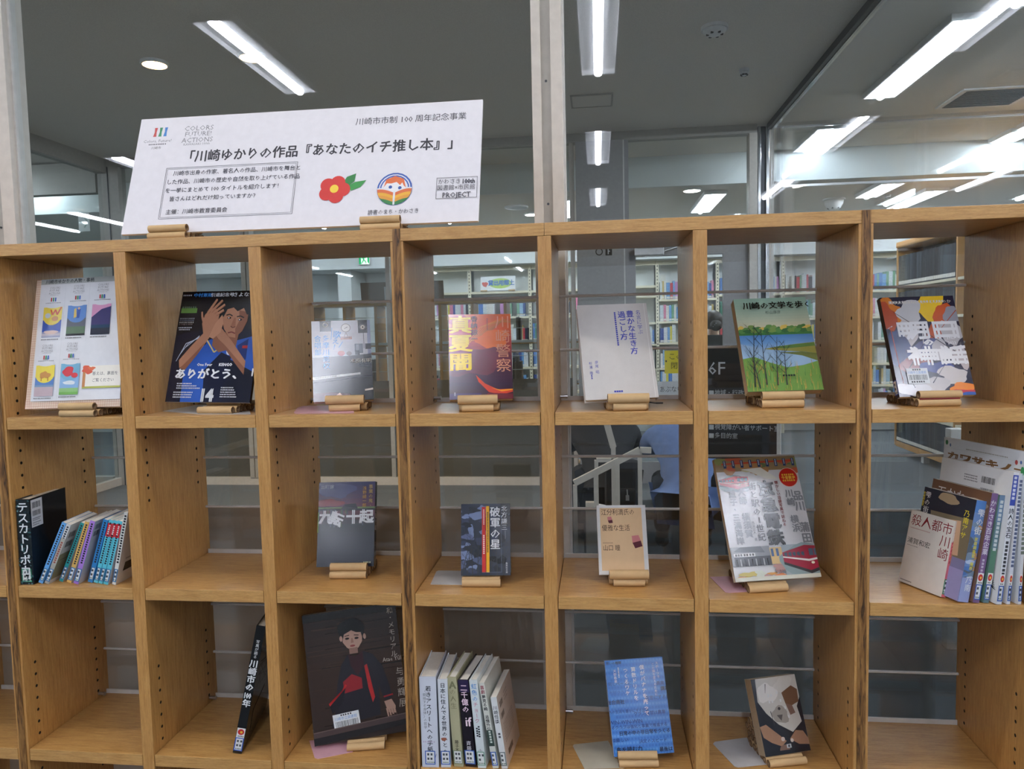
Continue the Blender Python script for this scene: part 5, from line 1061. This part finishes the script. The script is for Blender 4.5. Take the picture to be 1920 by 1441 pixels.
for i in range(8):
    for j, z in enumerate(RW[i]):
        x = XP[i] + .035
        while x < XP[i + 1] - .05:
            w_ = rb_.choice((.026, .03, .034, .04, .05)); h = rb_.uniform(.19, .255)
            if j and i in (4, 5, 6, 3): h = min(h, (RW[i][j - 1] - z) - .05)
            if rb_.random() < .07: x += rb_.uniform(.03, .10)
            key = rb_.choice(('white', 'white', 'white', 'white', 'blue', 'blue', 'dark', 'green', 'yellow', 'pink'))
            if i == 3 and j in (0, 1): x += w_; continue
            if seen((x + w_ / 2, YS, z + h * .6), 3) and x + w_ < XP[i + 1] - .03:
                pbook(x + w_ / 2, YS + .085, z + .0005, w_ - .0015, .15, h, rb_.choice(PAL[key]), '%s spined book on the ivory shelving %s' % (key, NMB[i]), '%s spined books in the %s' % (key, NMB[i]))
            x += w_
# white sign with the green oval
p = onY(933, 540, 8.96); zt = TOP[2]
e = empty('shelf_sign', (p.x, 8.985, zt + .012), rot3(0, .12, 0), 'white sign with a green oval and blue characters on the far ivory shelf', 'sign')
sw, sh = .50, .205
a = A(sw, sh, 'print_matte'); a.R(0, 0, 1, 1, (232, 234, 236)); a.E(.57, .5, .33, .36, (186, 214, 110)); a.T('貸出用郷土', .22, .27, .40, (70, 120, 190), bold=.04, sx=.92); a.blob(.13, .55, .07, .2, (206, 90, 80), 3, amp=.4)
m = MB(); m.box(-sw / 2, sw / 2, 0, .006, 0, sh, 'foam'); a.put(m, lambda u, v, d: (-sw / 2 + u, -d, sh - v), .0004, .0002); m.build('sign_panel', e)
for dx in (-.2, .2):
    t = empty('book_stand', (p.x + dx, 8.955, zt), None, 'tiny tube stand under the %s end of the oval sign' % ('left' if dx < 0 else 'right'), 'book stand')
    for k in range(3):
        o = bpy.data.objects.new('tube', tube_mesh(.022, .09)); COL.objects.link(o); o.parent = t; o.location = (0, k * .022, .011)
o = pbook(1.90, YS + .12, 2.0805, .11, .02, .15, (226, 226, 220), 'white card standing on the upper far shelf left in the door glass', None, name='shelf_card')
o['category'] = 'card'
# exit sign on the beam
e = empty('exit_sign', (-2.30, 8.84, 2.49), None, 'green and white running man exit sign on the white beam', 'exit sign')
m = MB(); m.box(-.075, .085, -.04, 0, -.006, .155, 'white_plastic'); m.build('sign_case', e)
m = MB(); m.box(-.07, .08, -.044, -.0402, 0, .15, 'exit_lit')
def flat(pts, mat, y): m.add([(x, y, z) for x, z in pts], [tuple(range(len(pts)))], mat)
GE = 'exit_green'
flat([(-.07, 0), (-.04, 0), (-.04, .15), (-.07, .15)], GE, -.0445); flat([(.055, .03), (.08, 0), (.08, .15), (.055, .15)], GE, -.0445)
flat([(-.01 + .016 * math.cos(k * .6), .122 + .016 * math.sin(k * .6)) for k in range(10)], GE, -.0447)
for a0, a1, ww in (((-.005, .10), (.0, .06), .022), ((0, .06), (.03, .035), .014), ((.03, .035), (.03, .01), .012), ((-.002, .06), (-.02, .03), .014), ((-.02, .03), (-.036, .008), .012), ((-.005, .098), (.03, .085), .011), ((-.005, .098), (-.032, .08), .011)):
    dx, dz = a1[0] - a0[0], a1[1] - a0[1]; l = math.hypot(dx, dz); nx, nz = -dz / l * ww / 2, dx / l * ww / 2
    flat([(a0[0] + nx, a0[1] + nz), (a1[0] + nx, a1[1] + nz), (a1[0] - nx, a1[1] - nz), (a0[0] - nx, a0[1] - nz)], GE, -.0449)
m.build('sign_face', e)
# encyclopaedia bookcase beyond the right glass wall
XC = 4.33; y0, y1 = 4.55, 7.27
e = empty('encyclopaedia_bookcase', (XC, 0, 0), None, 'tall wooden double bookcase full of black bound volumes beyond the right glass wall', 'bookcase')
for ya in (y0, 5.86, y1 - .03):
    m = MB(); m.box(-.0, .55, ya, ya + .03, .1, 2.30, 'case_wood', bev=.004); m.build('side_panel', e)
m = MB(); m.box(-.012, .56, y0, y1, 2.30, 2.37, 'case_wood', bev=.02); m.build('top_board', e)
m = MB(); m.box(.005, .55, y0 + .03, y1 - .03, .09, .15, 'case_wood', bev=.004); m.build('bottom_board', e)
m = MB(); m.box(.27, .28, y0 + .03, y1 - .03, .15, 2.3, 'black'); m.build('back_board', e)
CZ = (.5, .86, 1.20, 1.54, 1.885)
for z in CZ:
    m = MB(); m.box(.006, .26, 5.9, y1 - .03, z - .025, z, 'ivory_metal'); m.box(.006, .26, y0 + .03, 5.86, z - .025, z, 'ivory_metal'); m.build('shelf', e)
for ya in (5.0, 6.6):
    m = MB(); m.box(.04, .1, ya, ya + .06, 0, .09, 'white_metal'); m.box(.42, .48, ya, ya + .06, 0, .09, 'white_metal'); m.build('foot', e)
for z, h, nm in ((1.886, .33, 'top'), (1.541, .28, 'second'), (.151, .32, 'lowest')):
    y = y1 - .04; k = 0
    while y > 5.95:
        w_ = rb_.choice((.036, .042, .046)); k += 1
        if nm == 'second' and k < 0: pass
        pbook(XC + .10, y - w_ / 2, z, w_ - .002, .18, h * rb_.uniform(.97, 1.0), rb_.choice(((34, 40, 50), (44, 52, 62), (58, 68, 76), (24, 28, 38))), 'black bound volume with a white foot label on the %s shelf of the encyclopaedia bookcase' % nm, 'black volumes on the %s shelf' % nm, rz=-math.pi / 2, name='encyclopaedia_volume')
        y -= w_
# things on and in the far bookcase row behind the lobby glass
e = empty('display_board', (-.92, 5.70, 1.785), rot3(0, -.12, 0), 'grey brown back of a display board standing on the far bookcase row', 'display board')
m = MB(); m.box(-.42, .42, 0, .008, .012, .205, 'card_back') if 'card_back' in MATS else None
plain('card_back', (132, 116, 104), .8, var=.08)
m = MB(); m.box(-.42, .42, 0, .008, .012, .205, 'card_back'); m.build('board', e)
for k in range(6):
    m = MB(); m.box(-.18 + k * .09, -.15 + k * .09, -.004, 0, .02, .16, 'card_clear'); m.build('brace', e)
t = empty('book_stand', (-1.36, 5.68, 1.784), None, 'tube stand at the left foot of the grey brown display board', 'book stand')
for k in range(6):
    o = bpy.data.objects.new('tube', tube_mesh(.018, .2)); COL.objects.link(o); o.parent = t; o.location = (0, k * .018, .009)
for k in range(4):
    o = bpy.data.objects.new('tube', tube_mesh(.018, .2)); COL.objects.link(o); o.parent = t; o.location = (.02, .018 + k * .018, .026)
Z7 = [z * 1.07 for z in ZS]
rk = random.Random(9)
for c in range(8):
    bx0 = -1.80 + c * .3215 + .02
    for zi in (0, 1):
        x = bx0 + rk.uniform(.0, .10); n = rk.choice((2, 3, 4, 5)) if (c, zi) not in ((0, 0), (1, 0)) else 1
        for k in range(n):
            w_ = rk.choice((.016, .022, .03)); h = rk.uniform(.19, .26)
            if x + w_ > bx0 + .255: break
            pbook(x + w_ / 2, 5.80, Z7[zi] + .001, w_, .15, h, rk.choice(((110, 98, 86), (140, 128, 112), (70, 64, 60), (96, 84, 76))), 'dim brown book seen from behind in the far bookcase row', 'books in the far bookcase row', rz=math.pi)
            x += w_ + .001
# notices
def sheet(x0, x1, z0, z1, y, art, label, name='notice'):
    a = A(x1 - x0, z1 - z0, 'print_matte'); art(a); m = MB(); m.box(x0, x1, y, y + .001, z0, z1, 'pages_white')
    a.put(m, lambda u, v, d: (x0 + u, y - d, z1 - v), .0004, .0002); tag(m.build(name), label, 'notice')
sheet(1.615, 1.86, 1.05, 1.262, YB - .006, lambda a: (a.R(0, 0, 1, 1, (226, 208, 60)), a.T('この扉', .14, .10, .32, (60, 60, 50)), a.T('閉める', .22, .5, .32, (60, 60, 50)), a.R(.03, .42, .09, .5, (60, 60, 50))), 'yellow notice taped to the door glass')
sheet(1.55, 1.86, .80, .975, YB - .006, lambda a: (a.R(0, 0, 1, 1, (206, 208, 210)), a.T('あぶない', .05, .24, .36, (70, 72, 76), sx=.85)), 'white notice with black characters low on the door glass')
sheet(-4.19, -4.07, 2.58, 2.76, YB - .006, lambda a: (a.R(0, 0, 1, 1, (214, 222, 220)), a.Ln([(.15, .5), (.85, .5)], .09, (150, 170, 164)), a.Ln([(.5, .2), (.85, .5), (.5, .8)], .09, (150, 170, 164))), 'pale arrow sign on the glass of the left room')
# floor number on the pillar
e = empty('floor_number', (.99, YB - .0815, 2.15), None, 'black floor number six and letter on the grey pillar', 'sign')
m = MB(); q = Art(.16, .085, 'print_matte')
q.E(.215, .58, .21, .40, (30, 30, 32), 28); q.P([(.10, .30), (.24, -.02), (.34, .02), (.2, .34)], (30, 30, 32)); q.E(.215, .58, .155, .295, (150, 148, 146), 28)
q.put(m, lambda u, v, d: (u, -d, .085 - v), .0004, .0003); m.build('digit', e)
m = MB(); q = Art(.06, .085, 'print_matte'); q.R(0, .08, 1, 1, (30, 30, 32)); q.R(.34, .22, .5, .88, (190, 190, 188)); q.R(.34, .22, .74, .34, (190, 190, 188)); q.R(.34, .5, .68, .61, (190, 190, 188))
q.put(m, lambda u, v, d: (.092 + u, -d, .085 - v), .0004, .0003); m.build('letter_tile', e)

# ------------------------------------------------------------------ stair rails in the lobby
yr = 2.5
P1, P2, P3 = onY(1077, 905, yr), onY(1200, 843, yr), onY(1221, 844, yr)
e = empty('handrail', (P1.x, yr, 0), None, 'white sloping handrail with a short level end in the lobby', 'handrail')
def rel(p, ref=None): return (p[0] - P1.x, p[1] - yr, p[2])
m = MB(); m.bar(rel(P1), rel(P2), .03, .034, 'frame_beige'); m.bar(rel(P2), rel(P3), .03, .03, 'frame_beige'); m.build('rail', e)
for px_ in (1078, 1117, 1158, 1200):
    f = (px_ - 1077) / 123; zt_ = P1.z + (P2.z - P1.z) * f; xx = onY(px_, 900, yr).x
    m = MB(); m.box(xx - P1.x - .011, xx - P1.x + .011, -.011, .011, 0, zt_ - .012, 'frame_beige'); m.build('post', e)
yq = 2.75
Q1, Q2, Q3 = onY(1134, 780, yq), onY(1150, 838, yq), onY(1118, 862, yq)
e = empty('handrail', (Q2.x, yq, 0), None, 'white steep handrail seen behind the sloping one', 'handrail')
m = MB(); R_ = lambda p: (p[0] - Q2.x, 0, p[2]); up = Q1 + (Q1 - Q2) * .8
m.bar(R_(up), R_(Q2), .036, .036, 'frame_beige'); m.build('rail', e)
m = MB(); m.bar((0, 0, Q2.z + .01), (0, 0, 0), .026, .026, 'frame_beige'); m.bar((0, 0, Q3.z), (Q3.x - Q2.x, 0, Q3.z), .026, .022, 'frame_beige'); m.bar((Q3.x - Q2.x, 0, Q3.z), (Q3.x - Q2.x, 0, 0), .022, .022, 'frame_beige'); m.build('post', e)
m = MB(); m.box(.915, .968, 2.86, 2.91, 0, .44, 'frame_beige', bev=.003); m.cyl((.97, 2.86, .425), (1.03, 2.83, .42), .014, 'white_plastic'); tag(m.build('low_post'), 'low beige post with a white knob at the foot of the handrails', 'post')
# floor guide board
e = empty('floor_guide', (1.72, 2.62, 0), Matrix.Rotation(-.32, 3, 'Z'), 'black floor guide board with white lettering in the lobby', 'sign')
gw, gh = .46, .62
a = A(gw, gh, 'print_satin'); a.R(0, 0, 1, 1, (26, 26, 30)); a.T('6F', .22, .115, .16, (200, 202, 204), bold=.0)
for k, t_ in enumerate(('地域・行政資料コーナー', 'ビジネス支援コーナー', '外国語図書コーナー', 'インターネットコーナー', '視覚障がい者サポート室', '多目的室')):
    y_ = .385 + k * .076; a.R(.235, y_ + .01, .29, y_ + .052, (196, 198, 200)); a.T(t_, .30, y_, .054, (196, 198, 200), bold=.004, sx=.92)
m = MB(); m.box(-gw / 2, gw / 2, 0, .02, .74, .74 + gh, 'black'); a.put(m, lambda u, v, d: (-gw / 2 + u, -d, .74 + gh - v), .0004, .0002); m.build('board', e)
m = MB(); m.box(gw / 2, gw / 2 + .02, -.004, .024, .0, .74 + gh, 'white_metal'); m.box(-gw / 2 - .02, -gw / 2, -.004, .024, 0, .74 + gh, 'white_metal'); m.build('stand_post', e)
m = MB(); m.box(-gw / 2, gw / 2, -.15, .17, 0, .02, 'dark_metal'); m.build('base', e)


# ------------------------------------------------------------------ people
def skin_mesh(name, J, E_, mat, parent, sub=2, root='pelvis', grow=0):
    'J: joint -> ((x, y, z), (rx, ry)); E_: joint pairs'
    ks = []
    for a_, b_ in E_:
        for k in (a_, b_):
            if k not in ks: ks.append(k)
    me = bpy.data.meshes.new(name); me.from_pydata([J[k][0] for k in ks], [(ks.index(a_), ks.index(b_)) for a_, b_ in E_], [])
    o = bpy.data.objects.new(name, me); COL.objects.link(o)
    sk = o.modifiers.new('s', 'SKIN'); sk.use_smooth_shade = True
    for i, k in enumerate(ks):
        v = me.skin_vertices[0].data[i]; r = J[k][1]; r = r if isinstance(r, tuple) else (r, r)
        v.radius = (r[0] + grow, r[1] + grow); v.use_root = (k == root)
    sb = o.modifiers.new('u', 'SUBSURF'); sb.levels = sub; sb.render_levels = sub
    dg = bpy.context.evaluated_depsgraph_get()
    nm = bpy.data.meshes.new_from_object(o.evaluated_get(dg)); bpy.data.objects.remove(o)
    nm.materials.clear(); nm.materials.append(MATS[mat])
    nm.polygons.foreach_set('use_smooth', [True] * len(nm.polygons))
    q = bpy.data.objects.new(name, nm); COL.objects.link(q); q.parent = parent; return q
def fingers(J, s, hand, d, side):
    'five unequal bent fingers of a resting hand pointing along d'
    hx = Vector(J[hand][0]); d = Vector(d).normalized(); lat = Vector((side, 0, 0)); E_ = []
    for k, (off, ln) in enumerate(((-.028, .05), (-.010, .062), (.010, .066), (.028, .056))):
        a_ = hx + d * .045 + lat * off; b_ = a_ + d * ln * .55; c = b_ + d * ln * .35 + Vector((0, 0, -.022))
        for nm, p, r in (('a', a_, .0095), ('b', b_, .0085), ('c', c, .007)): J['%sf%d%s' % (s, k, nm)] = (tuple(p), r)
        E_ += [(hand, '%sf%da' % (s, k)), ('%sf%da' % (s, k), '%sf%db' % (s, k)), ('%sf%db' % (s, k), '%sf%dc' % (s, k))]
    a_ = hx - lat * .035 + d * .005; b_ = a_ - lat * .018 + d * .035
    J[s + 'ta'] = (tuple(a_), .011); J[s + 'tb'] = (tuple(b_), .009)
    return E_ + [(hand, s + 'ta'), (s + 'ta', s + 'tb')]
TORSO = [('pelvis', 'waist'), ('waist', 'chest'), ('chest', 'neckbase'), ('neckbase', 'neck'), ('neck', 'head'), ('head', 'crown'), ('head', 'nose')]
def limbs():
    E_ = []
    for s in 'lr':
        E_ += [('chest', s + 'shoulder'), (s + 'shoulder', s + 'elbow'), (s + 'elbow', s + 'wrist'), (s + 'wrist', s + 'hand'), ('pelvis', s + 'hip'), (s + 'hip', s + 'knee'), (s + 'knee', s + 'ankle'), (s + 'ankle', s + 'toe')]
    return E_
def mk(J, spec):
    for k, (p, r) in spec.items():
        if k[0] == '*':
            for s, sg in (('l', -1), ('r', 1)): J[s + k[1:]] = ((p[0] * sg, p[1], p[2]), r)
        else: J[k] = (p, r)
def person(label, loc, rz, spec, top, bottom, hair_fn, hand_dir, shirt_extra=None, sleeve='wrist'):
    root = empty('person', loc, Matrix.Rotation(rz, 3, 'Z'), label, 'person')
    J = {}; mk(J, spec); E_ = TORSO + limbs()
    E_ += fingers(J, 'l', 'lhand', hand_dir, -1) + fingers(J, 'r', 'rhand', hand_dir, 1)
    JB = dict(J)
    for k in J:
        if k in ('pelvis', 'waist', 'chest') or k[1:] in ('shoulder', 'hip', 'knee') or (k[1:] == 'elbow' and sleeve == 'wrist') or (k == 'neckbase' and sleeve == 'wrist'):
            r = J[k][1]; JB[k] = (J[k][0], (r[0] * .74, r[1] * .74) if isinstance(r, tuple) else r * .74)
    skin_mesh('body', JB, E_, 'skin', root)
    S_ = [('pelvis', 'waist'), ('waist', 'chest'), ('chest', 'neckbase')]
    for s in 'lr':
        S_ += [('chest', s + 'shoulder'), (s + 'shoulder', s + 'elbow')] + ([(s + 'elbow', s + 'wrist')] if sleeve == 'wrist' else [])
    J2 = dict(J); J2.update(shirt_extra or {})
    if shirt_extra: S_ += [('pelvis', 'hem')]
    if sleeve != 'wrist': J2['neckbase'] = (J['neckbase'][0], .062)
    else: S_.append(('neckbase', 'neck'))
    skin_mesh('shirt', J2, S_, top, root, grow=.014)
    T_ = [('pelvis', s + 'hip') for s in 'lr'] + [x for s in 'lr' for x in ((s + 'hip', s + 'knee'), (s + 'knee', s + 'ankle'))]
    skin_mesh('trousers', J, T_, bottom, root, grow=.010)
    for s in 'lr':
        a_ = Vector(J[s + 'ankle'][0]); t = Vector(J[s + 'toe'][0]); m = MB(); c = (a_ + t) / 2; m.ball((c.x, c.y, .035), .05, 'black', .95, 2.5, .7); m.build('shoe', root)
    h = Vector(J['head'][0]); m = MB()
    f = Vector((0, 1, 0))
    for sx in (-1, 1): m.ball((h.x + sx * .034, h.y + .082, h.z + .012), .011, 'white_plastic'); m.ball((h.x + sx * .034, h.y + .090, h.z + .012), .006, 'black')
    m.build('eyes', root)
    m = MB(); m.ball((h.x, h.y + .088, h.z - .052), .02, 'lips', 1.1, .35, .3); m.build('mouth', root)
    for sx in (-1, 1):
        m = MB(); m.ball((h.x + sx * .088, h.y - .005, h.z), .028, 'skin', .4, .7, 1); m.build('ear', root)
    m = MB(); hair_fn(m, h); m.build('hair', root)
    return root
plain('clip', (120, 122, 128), .35, .6)
plain('lips', (160, 90, 84), .5)
stand_spec = {'pelvis': ((0, 0, .92), (.145, .10)), 'waist': ((0, 0, 1.06), (.125, .09)), 'chest': ((0, 0, 1.23), (.145, .095)), 'neckbase': ((0, -.01, 1.375), (.075, .06)), 'neck': ((0, 0, 1.435), .047), 'head': ((0, .02, 1.51), (.082, .095)), 'crown': ((0, .01, 1.585), (.07, .078)), 'nose': ((0, .115, 1.50), .013),
              '*shoulder': ((.165, 0, 1.345), .055), '*elbow': ((.225, .02, 1.09), .042), '*wrist': ((.16, .2, 1.0), .030), '*hand': ((.14, .27, 1.0), (.04, .02)), '*hip': ((.085, 0, .87), .09), '*knee': ((.09, .02, .48), .058), '*ankle': ((.09, -.01, .09), .042), '*toe': ((.09, .1, .04), .035)}
def bun(m, h):
    m.ball((h.x, h.y - .022, h.z + .035), .108, 'hair', .92, .98, 1.0, 20); m.ball((h.x, h.y - .12, h.z - .02), .062, 'hair', 1.05, .7, .95, 16)
    for k in range(7): m.ball((h.x - .04 + .014 * k, h.y - .155 - .006 * math.sin(k), h.z - .03 + .016 * (k % 3)), .006, 'clip')
w = person('woman with a dark hair bun, black top and pale bag strap behind the door glass', (2.22, 6.55, 0), .12, stand_spec, 'cloth_black', 'cloth_black', bun, (0, 1, -.1), sleeve='elbow')
m = MB(); pts = [(.13, .02, 1.405), (.12, -.10, 1.33), (.05, -.128, 1.2), (-.05, -.128, 1.07), (-.13, -.09, .98), (-.16, 0, .94)]
for p_, q_ in zip(pts, pts[1:]): m.bar(p_, q_, .012, .038, 'strap')
m.build('bag_strap', w)
sit_spec = {'pelvis': ((0, 0, .47), (.16, .12)), 'waist': ((0, .06, .62), (.155, .11)), 'chest': ((0, .18, .74), (.175, .115)), 'neckbase': ((0, .32, .81), (.085, .065)), 'neck': ((0, .38, .825), .05), 'head': ((0, .46, .82), (.082, .095)), 'crown': ((0, .50, .875), (.07, .075)), 'nose': ((0, .55, .79), .014),
            '*shoulder': ((.185, .27, .80), .065), '*elbow': ((.24, .42, .66), .05), '*wrist': ((.13, .58, .66), .034), '*hand': ((.11, .65, .65), (.042, .022)), '*hip': ((.1, .04, .455), .10), '*knee': ((.14, .46, .47), .068), '*ankle': ((.14, .44, .09), .046), '*toe': ((.14, .56, .04), .04)}
def short(m, h): m.ball((h.x, h.y - .02, h.z + .035), .107, 'hair', .93, 1.0, 1.0, 20)
def longh(m, h): m.ball((h.x, h.y - .02, h.z + .03), .11, 'hair', .95, 1.0, 1.0, 20); m.ball((h.x, h.y - .1, h.z - .12), .1, 'hair', .95, .6, 1.6, 16)
m = MB(); m.box(.93, 1.78, 2.98, 3.34, .31, .36, 'dark_metal', bev=.01)
tag(m.build('bench_top') if False else None, None) if False else None
be = empty('bench', (1.38, 3.15, 0), None, 'low dark bench in the lobby under the two seated people', 'bench')
m = MB(); m.box(-.50, .48, -.16, .2, .305, .35, 'dark_metal', bev=.01); m.build('seat', be)
for x_, y_ in ((-.46, -.12), (.44, -.12), (-.46, .16), (.44, .16)):
    m = MB(); m.box(x_ - .02, x_ + .02, y_ - .02, y_ + .02, 0, .305, 'dark_metal'); m.build('leg', be)
person('seated person in a blue shirt and black trousers seen from behind through the middle row', (1.53, 3.02, 0), -.05, sit_spec, 'cloth_blue', 'cloth_black', short, (0, 1, -.2), {'hem': ((-.02, -.06, .43), (.19, .12))})
person('seated person in black clothes left of the blue shirt, seen through the middle row', (1.05, 3.24, 0), .1, sit_spec, 'cloth_black', 'cloth_black', longh, (0, 1, -.2), {'hem': ((0, -.03, .45), (.17, .11))})
e = empty('backpack', (1.13, 2.99, .352), None, 'black backpack with a metal zip pull behind the handrail', 'backpack')
m = MB(); m.box(-.10, .11, -.09, .04, 0, .33, 'cloth_black', bev=.045); m.build('bag_body', e)
m = MB(); m.box(-.07, .08, -.115, -.088, .03, .17, 'cloth_black', bev=.013); m.build('front_pocket', e)
m = MB(); m.cyl((.03, -.12, .165), (.032, -.121, .13), .004, 'steel', 8); m.box(.022, .042, -.123, -.118, .10, .132, 'steel'); m.build('zip_pull', e)
for sx in (-.06, .07):
    m = MB(); m.bar((sx, .045, .3), (sx, .05, .05), .012, .035, 'cloth_black'); m.build('strap', e)
